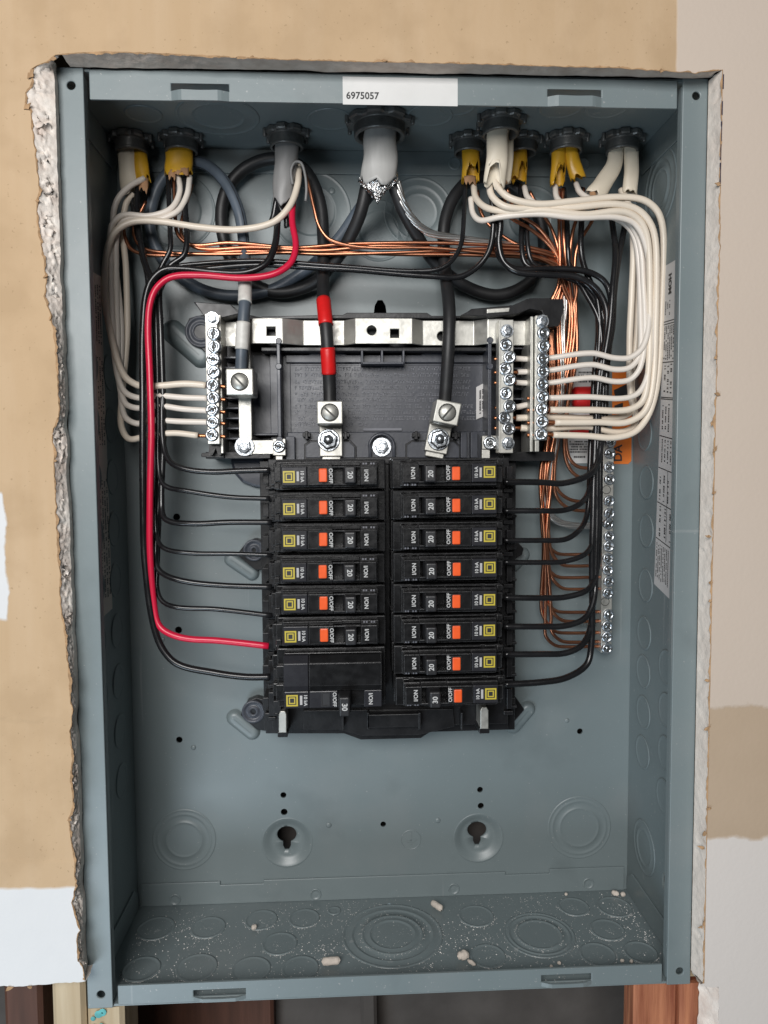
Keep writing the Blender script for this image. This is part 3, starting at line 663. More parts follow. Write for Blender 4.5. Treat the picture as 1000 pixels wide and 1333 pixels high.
def place_text(s, size, p, xdir, ydir, material, parent, ext=.00005, name='lettering'):
    vs, fs = text_pts(s, size, ext); n_ = xdir.cross(ydir); mb = MB()
    mb.add([p + xdir * v[0] + ydir * v[1] + n_ * v[2] for v in vs], fs); return mb.build(name, material, parent)
Xv, Yv, Zv = Vector((1, 0, 0)), Vector((0, 1, 0)), Vector((0, 0, 1))
# part number label over the top flange edge
yl = .00035
A = onp(446, 97, 1, yl); B = onp(596, 97, 1, yl); zlo = ZT - .0172
mb = MB(); mb.box(A.x, B.x, yl, yl + .0002, zlo, ZT - .0022); lb = mb.build('part_number_label', 'paper', hf, bevel=.0001)
place_text('6975057', .0052, onp(472, 125, 1, yl) + Vector((0, -.0001, 0)), Xv, Zv, 'black_print', lb)
# wiring label on the lit side wall
Lc = [rside(867, 346), rside(852, 760), rside(879.5, 787), rside(889, 333)]     # u runs down the wall, v towards the room
nr = Vector((-1, 0, 0))
lab = quad_sticker(Lc, nr, 'wiring_label', 'paper_grey', rw)
spec = []
for k in range(9): spec.append((.185, .285, .08 + k * .1, .055, .75))
for k in range(4): spec.append((.30, .385, .15 + k * .17, .09, .55))
for k in range(3): spec.append((.42, .50, .12 + k * .16, .06, .7))
for k in range(5): spec.append((.53, .60, .15 + k * .15, .05, .6))
for k in range(3): spec.append((.11, .15, .08 + k * .12, .05, .6))
for k in range(4): spec.append((.64, .72, .1 + k * .2, .07, .6))
for k in range(3): spec.append((.74, .83, .15 + k * .25, .07, .6))
for k in range(8): spec.append((.86, .97, .06 + k * .08, .035, .8))
print_marks(Lc, nr, spec, lab, seed=3)
for uu in (.17, .178, .293, .40, .405, .52, .62, .73, .845):
    vs = [bil(Lc, uu, 0.02) + nr * .00036, bil(Lc, uu + .003, 0.02) + nr * .00036, bil(Lc, uu + .003, .98) + nr * .00036, bil(Lc, uu, .98) + nr * .00036]; mb = MB(); mb.add(vs, [(0, 1, 2, 3)]); mb.build('ruled_line', 'black_print', lab)
vs = [bil(Lc, .62, .5) + nr * .00036, bil(Lc, .84, .5) + nr * .00036, bil(Lc, .84, .52) + nr * .00036, bil(Lc, .62, .52) + nr * .00036]; mb = MB(); mb.add(vs, [(0, 1, 2, 3)])
mb.build('ruled_line', 'black_print', lab)
place_text('HOM', .0055, bil(Lc, .062, .32) + nr * .0004, -Zv, -Yv, 'black_print', lab)
Ll = [lside(117, 352), lside(131, 806), lside(146, 792), lside(131, 360)]
nl = Vector((1, 0, 0)); lab2 = quad_sticker([Ll[0], Ll[1], Ll[2], Ll[3]], nl, 'rating_label', 'paper_brown', lw)
print_marks(Ll, nl, [(.03, .2, .15 + k * .2, .1, .75) for k in range(4)] + [(.24, .5, .15 + k * .2, .1, .6) for k in range(4)] + [(.6, .95, .2 + k * .2, .1, .6) for k in range(4)], lab2, seed=8)
# orange and red/white warning stickers on the back panel
def back_sticker(pts, name, material, parent=box, d=.15, th=.12):
    mb = MB(); polyp(mb, pts, d + th, d); return mb.build(name, material, parent)
os_ = back_sticker([(797, 478), (823, 478), (822, 600), (818, 604), (797, 604)], 'warning_label', 'orange_label')
polyp(mb := MB(), [(799, 508), (820, 498), (820, 515), (802, 520)], .45, .30); mb.build('warning_triangle', 'black_print', os_)
place_text('DA', .0085, P(805, 590, .5), Zv, -Xv, 'black_print', os_)
polyp(mb := MB(), [(800, 528), (811, 524), (811, 534), (800, 536)], .45, .30); mb.build('warning_mark', 'black_print', os_)
ws = back_sticker([(738, 478), (790, 478), (788, 603), (737, 603)], 'notice_label', 'paper')
back_sticker([(738, 566), (756, 540), (789, 540), (789, 566)], 'red_panel', 'red_label', ws, .40, .1)
cc = [P(740, 572, .3), P(786, 572, .3), P(785, 596, .3), P(740, 596, .3)]
print_marks(cc, Vector((0, -1, 0)), [(.03, .97, .08 + k * .14, .08, .85) for k in range(5)] + [(.1, .85, .9, .1, .9)], ws, seed=5)
cc = [P(752, 482, .3), P(786, 482, .3), P(786, 500, .3), P(752, 500, .3)]
print_marks(cc, Vector((0, -1, 0)), [(.03, .97, .1 + k * .22, .12, .85) for k in range(4)], ws, seed=6)

# ================================================================== THE PLASTIC INTERIOR
base = thing('panel_interior', 'black moulded plastic interior base carrying lugs, bars and breakers', 'breaker base', P(505, 780, 0))
def part(name, material, fn, parent=base, bevel=.0004):
    mb = MB(); fn(mb); return mb.build(name, material, parent, bevel=bevel)
# spine below the breakers
part('spine', 'black_plastic', lambda m: (bxp(m, 352, 597, 662, 946, 42, .2),))
part('spine_foot', 'black_plastic', lambda m: (polyp(m, [(347, 926), (660, 922), (662, 950), (560, 953), (548, 961), (470, 963), (448, 955), (346, 955)], 30, .2),))
part('foot_step', 'black_plastic', lambda m: (polyp(m, [(395, 925), (590, 923), (592, 946), (545, 957), (472, 958), (440, 950), (395, 950)], 44, 29),))
part('foot_step', 'black_plastic', lambda m: (bxp(m, 478, 930, 545, 947, 50, 43),))
for x in (445, 478, 545, 600):
    part('foot_rib', 'black_plastic', lambda m: bxp(m, x, 928, x + 3, 950, 50, 42))
# side rails with one clip per breaker way
def rail(side):
    x0, x1 = (341, 354) if side < 0 else (660, 671)
    part('side_rail', 'black_plastic', lambda m: bxp(m, x0, 600, x1, 950, 26, .2))
rail(-1); rail(1)
for side in (-1, 1):
    for k in range(8):
        yy = 611 + k * (42.2 if side < 0 else 41.4)
        if side < 0:
            def fn(m):
                bxp(m, 342, yy + 2, 350, yy + 19, 46, 24); bxp(m, 350, yy - 5, 357, yy + 24, 52, 24); bxp(m, 356, yy + 6, 366, yy + 22, 58, 24); bxp(m, 345, yy + 22, 362, yy + 26, 50, 24); bxp(m, 349, yy + 27, 359, yy + 32, 44, 24)
        else:
            def fn(m):
                bxp(m, 660, yy - 4, 667, yy + 22, 48, 24); bxp(m, 662, yy + 8, 671, yy + 22, 40, 24); bxp(m, 656, yy + 25, 668, yy + 30, 46, 24); bxp(m, 664, yy + 18, 673, yy + 21, 44, 24)
        part('terminal_clip', 'black_plastic', fn)
# mounting ears
def ear(px, py, pts, hr):
    part('mounting_ear', 'black_plastic', lambda m: polyp(m, pts, 8, .3), bevel=.0006)
    mb = MB(); k = scale_at(8); mb.lathe([(hr * k, 0), (hr * k, .0016), ((hr - 3) * k, .0016), ((hr - 3.5) * k, .0002), ((hr - 8) * k, .0002), ((hr - 8.5) * k, .0014), ((hr - 11) * k, .0014), ((hr - 12) * k, -.004)], front_at(P(px, py, 8)), 28, True, False)
    mb.build('ear_boss', 'tray_plastic', base)
ear(331, 716, [(308, 722), (322, 705), (332, 701), (348, 705), (348, 742), (332, 742)], 14)
ear(330, 926, [(313, 931), (322, 913), (334, 908), (348, 912), (348, 952), (334, 950)], 15)
ear(262, 432, [(240, 430), (246, 414), (262, 410), (284, 412), (284, 462), (266, 458)], 20)
part('mounting_ear', 'black_plastic', lambda m: polyp(m, [(662, 905), (672, 908), (683, 924), (666, 944), (658, 946)], 12, .3))
part('mounting_ear', 'black_plastic', lambda m: polyp(m, [(662, 700), (672, 703), (682, 714), (680, 722), (668, 730), (660, 730)], 12, .3))
# upper tray
part('tray', 'tray_plastic', lambda m: (bxp(m, 352, 446, 655, 600, 16, .2),))
part('tray_panel', 'tray_plastic', lambda m: bxp(m, 378, 473, 636, 569, 17.5, 15.8), bevel=.0005)
part('side_tray', 'black_plastic', lambda m: bxp(m, 290, 452, 361, 592, 9, .2))
part('side_floor', 'tray_plastic', lambda m: bxp(m, 330, 462, 358, 566, 10.5, 8.5))
part('side_tray', 'black_plastic', lambda m: bxp(m, 645, 432, 716, 594, 9, .2))
for i in range(9):
    yy = 464 + i * 13.2
    part('bar_rib', 'tray_plastic', lambda m: bxp(m, 289, yy, 314, yy + 2.4, 30, 8.8), bevel=.0002)
    part('bar_rib', 'tray_plastic', lambda m: bxp(m, 668, yy - 12, 694, yy - 9.6, 26, 8.8), bevel=.0002)
part('tray_wall', 'tray_plastic', lambda m: bxp(m, 361, 442, 365.5, 578, 38, 15.5))
part('tray_wall', 'tray_plastic', lambda m: bxp(m, 635.5, 440, 640, 575, 38, 15.5))
for x, y in ((363, 444), (363, 477), (364, 572), (638, 443), (638, 477), (637, 571)):
    mb = MB(); mb.lathe([(4.2 * scale_at(39), -.004), (4.2 * scale_at(39), .0006), (3.4 * scale_at(39), .0011)], front_at(P(x, y, 38)), 14); mb.build('wall_post', 'tray_plastic', base)
part('tray_wall', 'tray_plastic', lambda m: bxp(m, 328, 564, 362, 567, 24, 9))
part('tray_wall', 'black_plastic', lambda m: bxp(m, 340, 452, 660, 457, 30, 15.5))
part('tray_back_step', 'tray_plastic', lambda m: polyp(m, [(372, 462), (402, 462), (408, 458), (446, 458), (452, 462), (548, 462), (554, 458), (604, 458), (610, 462), (632, 462), (632, 472), (372, 472)], 19, 15.5))
# upper rail behind the strap
part('upper_rail', 'black_plastic', lambda m: polyp(m, [(252, 393), (300, 396), (316, 408), (340, 413), (420, 411), (444, 411), (450, 408), (556, 408), (562, 412), (600, 412), (614, 402), (668, 397), (690, 388), (732, 388), (736, 396), (730, 428), (640, 440), (640, 452), (345, 452), (345, 440), (284, 436), (268, 414)], 24, .3))
part('upper_rail_lip', 'black_plastic', lambda m: polyp(m, [(340, 412), (420, 410), (446, 410), (452, 407), (556, 407), (562, 411), (604, 411), (604, 414), (340, 415)], 34, 23))
part('corner_horn', 'black_plastic', lambda m: polyp(m, [(253, 393), (300, 396), (312, 408), (288, 414), (274, 418), (265, 411)], 40, 23))
part('corner_horn', 'black_plastic', lambda m: polyp(m, [(600, 410), (616, 402), (662, 400), (686, 389), (733, 389), (735, 400), (728, 424), (714, 426), (705, 404), (690, 402), (672, 409), (640, 412)], 44, 23))
part('horn_bracket', 'tin', lambda m: polyp(m, [(634, 402), (664, 400), (663, 406), (634, 408)], 45, 40))
# wire clip at the top of the tray
part('tray_clip', 'tray_plastic', lambda m: (bxp(m, 470, 455, 473, 474, 30, 17), bxp(m, 524, 455, 527, 474, 30, 17), bxp(m, 470, 471, 527, 474, 30, 17), bxp(m, 496, 455, 499, 473, 30, 17)))
# embossed warning text (illegible in the photograph)
def emb(m):
    rnd = random.Random(21)
    for k, yy in enumerate([480, 488, 497, 504.5, 513, 520.5, 529, 536.5, 544.5, 552]):
        xx = 384; x1 = 610 if k in (0, 1, 2, 3, 4) else (566 if k == 5 else (620 if k < 9 else 480))
        while xx < x1:
            wl = rnd.uniform(1.6, 3.2)
            if rnd.random() > .14: 
                t = rnd.random()
                if t < .5: bxp(m, xx, yy - 2.2, xx + wl * .35, yy + 2.2, 18.3, 17.3)
                if t < .75: bxp(m, xx, yy - 2.4, xx + wl, yy - 1.3, 18.3, 17.3)
                if t > .3: bxp(m, xx, yy - .4, xx + wl * .8, yy + .5, 18.3, 17.3)
                if t > .55: bxp(m, xx, yy + 1.3, xx + wl, yy + 2.3, 18.3, 17.3)
            xx += wl + 1.0
part('embossed_text', 'emboss_edge', emb, bevel=0)
mb = MB(); 
for a in [(379, 474, 635, 475), (379, 567, 635, 568)]: bxp(mb, *a, 18.3, 17.3)
mb.build('panel_border', 'tray_plastic', base)
st = part('date_sticker', 'paper_grey', lambda m: polyp(m, [(620, 504), (635, 496), (635, 540), (620, 546)], 19.2, 18.9), bevel=0)
cc = [P(623, 541, 19.3), P(623, 507, 19.3), P(633, 501, 19.3), P(633, 537, 19.3)]
print_marks(cc, Vector((0, -1, 0)), [(.05, .9, .1, .22, .8), (.1, .95, .45, .3, .85)], st, seed=9)
# lug shelf
part('lug_shelf', 'tray_plastic', lambda m: bxp(m, 374, 562, 634, 602, 26, 15), bevel=.0006)
part('shelf_edge', 'tray_plastic', lambda m: bxp(m, 372, 568, 384, 600, 31, 25))
part('shelf_post', 'tray_plastic', lambda m: bxp(m, 600, 562, 608, 596, 33, 25)); part('shelf_post', 'tray_plastic', lambda m: bxp(m, 613, 562, 622, 596, 33, 25))
def pad(x0, x1, flip):
    pts = [(x0, 590), (x0, 578), (x0 + 8, 573), (x1 - 8, 573), (x1, 581), (x1, 598), (x0, 598)]
    part('lug_pad', 'black_plastic', lambda m: polyp(m, pts, 28, 25)); 
    pts2 = [(x0 + 2, 596), (x0 + 2, 580), (x0 + 9, 575), (x1 - 9, 575), (x1 - 2, 582), (x1 - 2, 596)]
    part('lug_pad', 'tray_plastic', lambda m: polyp(m, pts2, 29, 27))
pad(396, 464, 0); pad(528, 600, 0)
for x in (399, 450, 542, 594): part('pad_peg', 'black_plastic', lambda m: (bxp(m, x - 5, 563, x + 5, 569, 33, 25), bxp(m, x - 2, 561, x + 2, 572, 35, 25)))
# horseshoe rib round the centre screw
mb = MB(); arc = [P(482, 600, 30), P(482, 582, 30)] + [P(497 + 16 * math.cos(a), 581 - 16 * math.sin(a), 30) for a in [math.pi - math.pi * i / 12 for i in range(13)]] + [P(513, 582, 30), P(513, 600, 30)]
mb.tube(arc, .0011, 8); mb.build('screw_rib', 'tray_plastic', base)
part('slot_window', 'emboss_edge', lambda m: bxp(m, 473, 557.5, 523, 560.5, 19.5, 17.2), bevel=0)
part('hub_block', 'black_plastic', lambda m: bxp(m, 462, 595, 533, 604, 44, 25)); part('hub_block', 'black_plastic', lambda m: bxp(m, 268, 588, 352, 597, 34, .3)); part('hub_block', 'black_plastic', lambda m: bxp(m, 655, 588, 722, 600, 34, .3))
part('left_tip', 'black_plastic', lambda m: polyp(m, [(262, 590), (276, 588), (292, 592), (292, 596), (262, 595)], 36, 30))
# rounded grey flap below the end of the neutral bar
mb = MB(); c = P(322, 612, 6)
pts = [(299, 596), (345, 596), (345, 636), (330, 634), (315, 628), (304, 616)]
polyp(mb, pts, 6, .3); mb.build('base_flap', 'tray_plastic', base, bevel=.002)

# ------------------------------------------------------------------ screws
def screw_mesh(r_, kind):
    """head facing -Y at the origin; returns (head MB, slot MB)"""
    mb = MB(); M = FRONT
    if kind == 'hex':
        mb.lathe([(r_ * 1.0, 0), (r_ * 1.0, .0008), (r_ * .98, .001)], M, 24)
        mb.lathe([(r_ * .74, .001), (r_ * .74, .0032), (r_ * .66, .0036), (r_ * .5, .0037), (r_ * .4, .0030), (.0001, .0030)], M, 6, False)
    else:
        mb.lathe([(r_, -.002), (r_, .0009), (r_ * .93, .0014), (r_ * .62, .0017), (r_ * .58, .0013), (r_ * .34, .0013), (r_ * .30, .0017), (.0001, .0018)], M, 22)
    sl = MB(); a = .00045
    sl.box(-r_ * .8, r_ * .8, -.00195, -.0005, -a, a)
    if kind == 'combo': sl.box(-a * .9, a * .9, -.0019, -.0005, -r_ * .5, r_ * .5)
    return mb, sl
SCM = {}
def screw(p, r_, parent, kind='combo', ang=None, tilt=0.0):
    key = (round(r_, 5), kind)
    if key not in SCM:
        a, b = screw_mesh(r_, kind); ma = a.mesh('screw'); ma.materials.append(MAT['zinc']); m2 = b.mesh('screw_slot'); m2.materials.append(MAT['slot_dark']); SCM[key] = (ma, m2)
    ma, m2 = SCM[key]; ang = random.uniform(0, math.pi) if ang is None else ang
    o = bpy.data.objects.new('screw', ma); COL.objects.link(o); o.parent = parent
    rot = Matrix.Rotation(tilt, 4, 'Z') @ Matrix.Rotation(random.uniform(-.05, .05), 4, 'X') @ Matrix.Rotation(ang, 4, 'Y')
    inv = Matrix.Translation(parent.location).inverted() if parent.name in OFF else Matrix.Identity(4)
    o.matrix_local = inv @ Matrix.Translation(p) @ rot
    if kind != 'hex':
        s = bpy.data.objects.new('screw_slot', m2); COL.objects.link(s); s.parent = o
    return o
screw(P(497, 582, 27), .0063, base, 'hex', .2)

# ------------------------------------------------------------------ neutral strap and bars
strap = thing('neutral_strap', 'long bent tin plated strap bridging the neutral bars across the tray', 'strap', P(500, 450, 26))
prof = [(284, 26), (318, 26), (328, 38), (368, 38), (395, 31), (448, 31), (463, 38), (537, 38), (550, 31), (617, 31), (635, 38), (655, 38), (664, 31), (712, 31)]
mb = MB(); z0 = P(500, 448, 36).z; z1 = P(500, 415, 36).z; n_ = len(prof); vs = []
for (x, d) in prof:
    p = P(x, 432, d)
    vs += [(p.x, p.y, z0), (p.x, p.y, z1), (p.x, p.y + .0018, z0), (p.x, p.y + .0018, z1)]
fs = [(0, 1, 3, 2), ((n_ - 1) * 4, (n_ - 1) * 4 + 2, (n_ - 1) * 4 + 3, (n_ - 1) * 4 + 1)]
for i in range(n_ - 1):
    a = i * 4; b = a + 4; fs += [(a, b, b + 1, a + 1), (a + 2, a + 3, b + 3, b + 2), (a + 1, b + 1, b + 3, a + 3), (a, a + 2, b + 2, b)]
mb.add(vs, fs); so = mb.build('strap_bar', 'tin', strap, recalc=True)
cut = []
for (x, y, k) in [(353, 431, 's'), (514, 434, 's'), (484, 430, 'r'), (577, 435, 'r')]:
    c = P(x, y, 38); m = MB(); r_ = 5.5 * scale_at(38)
    if k == 's': m.box(c.x - r_, c.x + r_, c.y - .004, c.y + .014, c.z - r_, c.z + r_)
    else: cyl(m, c + Vector((0, -.004, 0)), c + Vector((0, .014, 0)), r_ * 1.1, 18)
    cut.append(m)
boolean(so, cut); bv = so.modifiers.new('bevel', 'BEVEL'); bv.width = .0006; bv.segments = 2; bv.limit_method = 'ANGLE'; bv.angle_limit = .35

def vbar(name, label, x0, x1, y0, y1, df, db, screws, xoff=None, bottom=None, material='tin', cat='neutral bar', rs=.0042, zscrew=True, group=None):
    t = thing(name, label, cat, P((x0 + x1) / 2, (y0 + y1) / 2, db), group)
    mb = MB(); bxp(mb, x0, y0, x1, y1, df, db); b = mb.build('bar', material, t, bevel=.0004)
    for i, (yy, xo, kind) in enumerate(screws):
        xm = (x0 + x1) / 2 + xo
        screw(P(xm, yy, df), rs, t, kind, tilt=random.uniform(-.12, .12) if kind != 'hex' else 0)
    return t
ys = [434, 451, 467.5, 484, 500.5, 517, 533, 549, 565.5]
nL = vbar('neutral_bar', 'nine screw neutral bar with five white wires next to the grey neutral lug', 268.5, 284.5, 408, 578, 50, 41, [(415, 0, 'hex')] + [(y + .5, 2 + (i % 2) - (.3 * i), 'slot') for i, y in enumerate(ys)])
mb = MB(); bxp(mb, 286, 410, 289, 590, 44, 20); mb.build('edge_plate', 'tin', nL, bevel=.0002)
mb = MB(); polyp(mb, [(272, 578), (288, 578), (288, 592), (284, 592), (281, 583), (277, 592), (272, 592)], 42, 30); mb.build('bar_foot', 'black_plastic', nL)
for k in range(5): pass
nR1 = vbar('neutral_bar', 'inner one of the paired neutral bars, beside the date sticker of the tray', 650, 668.5, 416, 590, 49, 40,
    [(431, .5, 'hex'), (449, -1, 'slot'), (465, 4, 'combo'), (480, -2, 'combo'), (494, 4, 'combo'), (512, -1, 'slot'), (529, 4, 'combo'), (544, -3, 'combo'), (558, 3, 'combo'), (577, 2, 'hex')], cat='neutral bar')
mb = MB(); bxp(mb, 649.6, 417, 651.2, 589, 50.4, 41); mb.build('bar_edge', 'tin', nR1)
nR2 = vbar('neutral_bar', 'outer one of the paired neutral bars, where white wires arrive from the side wall', 697, 712.5, 410.5, 573, 51, 41.5,
    [(418.5, 1, 'hex')] + [(y - .5, 2.5 + (i % 2) * .8 - .35 * i, 'combo') for i, y in enumerate(ys)])
mb = MB(); bxp(mb, 690.5, 412, 694, 588, 47, 22); mb.build('edge_plate', 'tin', nR2, bevel=.0002)
mb = MB(); bxp(mb, 697, 573, 702, 588, 50, 42); mb.build('bar_foot', 'tin', nR2, bevel=.0003)
# short straps from the bars to the bus
mb = MB(); bxp(mb, 310, 420, 327, 592, 36, 33); t = thing('neutral_bus', 'upright tin plated bar under the grey neutral lug', 'bus bar', P(318, 590, 33))
b = mb.build('bar', 'tin', t, bevel=.0004); screw(P(318.5, 581, 36), .0063, t, 'hex', .4)
mb = MB(); bxp(mb, 327.5, 573, 356, 591, 35, 32.5); mb.build('cross_link', 'tin', t, bevel=.0003)
mb = MB(); bxp(mb, 355, 571, 372, 593, 38, 32.6); mb.build('end_block', 'tin', t, bevel=.0004); screw(P(363.5, 581, 38), .0042, t, 'slot')
mb = MB(); bxp(mb, 359, 592, 368, 600, 36, 33); mb.build('block_tail', 'tin', t, bevel=.0003)
mb = MB(); bxp(mb, 628, 567, 648, 585, 38, 32); t = thing('bus_link', 'small square tin link block beside the inner paired neutral bar', 'link', P(638, 590, 32)); mb.build('block', 'tin', t, bevel=.0005); screw(P(638, 576.5, 38), .0046, t, 'slot', .8)
mb = MB(); bxp(mb, 627.5, 585, 638, 600, 37, 33); mb.build('block_tail', 'tin', t, bevel=.0003)
# silver ends of the bus below the last breakers
for (x0, x1, y0, y1, who) in [(363, 373, 926, 954, 'double pole breaker'), (625.5, 636, 921, 949, 'thirty amp single breaker')]:
    t = thing('bus_tab', 'pale metal tab in a plastic clip below the ' + who, 'metal tab', P((x0 + x1) / 2, y1, 40))
    mb = MB(); polyp(mb, [(x0, y0 + 4), (x0 + 2, y0), (x1 - 2, y0), (x1, y0 + 4), (x1, y1), (x0, y1)], 60, 44); mb.build('tab', 'tin', t, bevel=.0004)
    mb = MB(); bxp(mb, x0 - 1.5, y1 - 1, x1 + 1.5, y1 + 6, 58, 28); mb.build('clip', 'black_plastic', t, bevel=.0004)

# ------------------------------------------------------------------ lugs
def lug(name, label, cx, cy, w_, h_, df, db, ang, sang, tongue=None, nut=None):
    t = thing(name, label, 'lug', P(cx, cy, db)); c = P(cx, cy, df); k = scale_at(df)
    R = Matrix.Rotation(ang, 4, 'Y'); base_m = Matrix.Translation(c) @ R
    def loc(mb): mb.v = [tuple(base_m @ Vector(v)) for v in mb.v]; return mb
    mb = MB(); mb.box(-w_ * k / 2, w_ * k / 2, 0, (df - db) / 1000, -h_ * k / 2, h_ * k / 2); loc(mb).build('lug_body', 'tin', t, bevel=.0008)
    mb = MB(); rr = 11.8 * k; mb.lathe([(rr, .00005), (rr * .97, .0004), (rr * .88, .0004), (rr * .84, -.0004)], FRONT, 30, True, False); loc(mb).build('screw_hole', 'slot_dark', t)
    s = MB(); s.lathe([(rr * .85, -.002), (rr * .85, .0004), (rr * .8, .0008), (.0001, .0009)], FRONT, 30); loc(s); so = s.build('lug_screw', 'tin', t)
    s = MB(); s.box(-rr * .8, rr * .8, -.00098, .0002, -.0006, .0006); rm = Matrix.Rotation(sang, 4, 'Y'); s.v = [tuple(rm @ Vector(v)) for v in s.v]; loc(s); s.build('screw_slot', 'slot_dark', so)
    if tongue:
        (ty0, ty1, tw) = tongue
        mb = MB(); mb.box(-tw * k / 2, tw * k / 2, (df - 36) / 1000, (df - 31) / 1000, -ty1 * k, -ty0 * k); loc(mb).build('tongue', 'tin', t, bevel=.0006)
        mb = MB(); mb.box(-tw * k / 2 * .82, tw * k / 2 * .82, (df - 33.5) / 1000, (df - 29) / 1000, -(ty1 + 7) * k, -(ty1 - 4) * k); loc(mb).build('tongue_tip', 'tin', t, bevel=.0006)
    if nut:
        nx, ny = nut; p = P(nx, ny, 36); mb = MB(); kk = scale_at(38)
        mb.lathe([(14.5 * kk, 0), (14.5 * kk, .0009), (13.6 * kk, .0014)], front_at(p), 32); o = mb.build('washer', 'zinc', t)
        mb = MB(); mb.lathe([(12.6 * kk, .0014), (12.6 * kk, .0052), (11 * kk, .0064), (7 * kk, .0066), (6 * kk, .0058)], front_at(p) @ Matrix.Rotation(.3, 4, 'Z'), 6, False, False); mb.build('nut', 'zinc', t, bevel=.0003)
        mb = MB(); mb.lathe([(5.4 * kk, .003), (5.4 * kk, .0092), (4.6 * kk, .0102), (.0001, .0104)], front_at(p), 18); mb.build('bolt_end', 'zinc', t)
    return t
lug('main_lug', 'square main lug clamping the black cable with red tape', 429.5, 537, 33.5, 30, 57, 33, 0.0, .75, (12, 56, 31), (428, 573))
lug('main_lug', 'tilted main lug clamping the plain black cable', 582.5, 537, 33, 30, 57, 33, .20, -1.05, (12, 52, 31), (571, 572))
lug('neutral_lug', 'square lug on the neutral bar clamping the grey cable with white tape', 312, 497, 35, 34, 59, 37, 0.0, .8)

# ------------------------------------------------------------------ ground bar
gscr = [575, 590, 608, 624, 652, 668, 682, 698, 711, 727, 741.5, 756.5, 772, 800, 815, 829, 844]
gb = thing('ground_bar', 'tall narrow ground bar full of screws on the back panel near the side wall', 'ground bar', P(790, 720, 8))
A = P(787, 560, 20); B = P(779.5, 850, 20)
xm = (P(792, 700, 20).x); wbar = 7.2 * scale_at(20)
mb = MB(); xg = P(791, 705, 20).x; mb.box(xg - wbar, xg + wbar, D - .020, D - .009, B.z, P(795, 566, 20).z); mb.build('bar', 'tin', gb, bevel=.0004)
mb = MB(); mb.box(xg - wbar * .8, xg + wbar * .8, D - .009, D - .0001, B.z + .006, B.z + .016); mb.box(xg - wbar * .8, xg + wbar * .8, D - .009, D - .0001, B.z + .12, B.z + .13); mb.build('stand_off', 'tin', gb)
for yy in gscr: screw(Vector((xg + random.uniform(.0002, .0012), D - .020, P(791, yy, 20).z)), .0040, gb, 'combo', tilt=random.uniform(-.1, .3))
for yy in (637.5, 783):
    mb = MB(); mb.lathe([(.0031, .0001), (.0027, .0003), (.0025, -.0004), (.0001, -.0005)], front_at(Vector((xg - .0012, D - .020, P(791, yy, 20).z))), 18); mb.build('empty_hole', 'slot_dark', gb)
# red cap
cap = thing('red_plug', 'red plastic collared cap peeking out behind the white wires', 'cap', P(760, 517, .3))
p = P(745, 517, 9); q = P(771, 517, 9); mb = MB(); k = scale_at(9)
Mx = Matrix.Translation(p) @ Matrix(((0, 0, 1, 0), (0, 1, 0, 0), (-1, 0, 0, 0), (0, 0, 0, 1)))
L_ = (q - p).length
mb.lathe([(.0001, 0), (11 * k, .0002), (13.5 * k, .002), (14 * k, L_)], Mx, 28, True, False); mb.build('cap_body', 'red_label', cap)
mb = MB(); mb.lathe([(12 * k, L_), (16.5 * k, L_ + .0003), (16.5 * k, L_ + .0028), (12 * k, L_ + .003), (.0001, L_ + .003)], Mx, 28); mb.build('collar', 'red_label', cap)

# ================================================================== BREAKERS
S = scale_at(85)                          # metres per photo pixel at the breaker faces
BD = D - .085                             # world Y of the breaker face
PITCH = .01915
def b2(u0, u1, v0, v1, w0, w1, mb):       # local box: u along, v up (photo pixels), w millimetres above the back panel
    return mb.box(u0 * S, u1 * S, -(w1 - 85) / 1000, -(w0 - 85) / 1000, v0 * S, v1 * S)
def local_text(mb, s, size, u_, v_, w_):
    vs, fs = text_pts(s, size); y = -(w_ - 85) / 1000
    mb.add([(u_ * S - v[1], y - v[2], v_ * S + v[0]) for v in vs], fs); return mb
def frame(mb, u0, u1, v0, v1, t, w0, w1):
    b2(u0, u1, v0, v0 + t, w0, w1, mb); b2(u0, u1, v1 - t, v1, w0, w1, mb); b2(u0, u0 + t, v0 + t, v1 - t, w0, w1, mb); b2(u1 - t, u1, v0 + t, v1 - t, w0, w1, mb)
def logo(root, vc=1.5, uc=127.5):
    h = 7.6
    mb = MB(); b2(uc - h, uc + h, vc - h, vc + h, 84.6, 85.10, mb); lg = mb.build('logo', 'black_print', root)
    mb = MB(); frame(mb, uc - h, uc + h, vc - h, vc + h, 2.0, 85.0, 85.2); frame(mb, uc - 4.2, uc + 4.2, vc - 4.4, vc + 4.4, 1.5, 85.0, 85.2); mb.build('logo_print', 'yellow_print', lg)
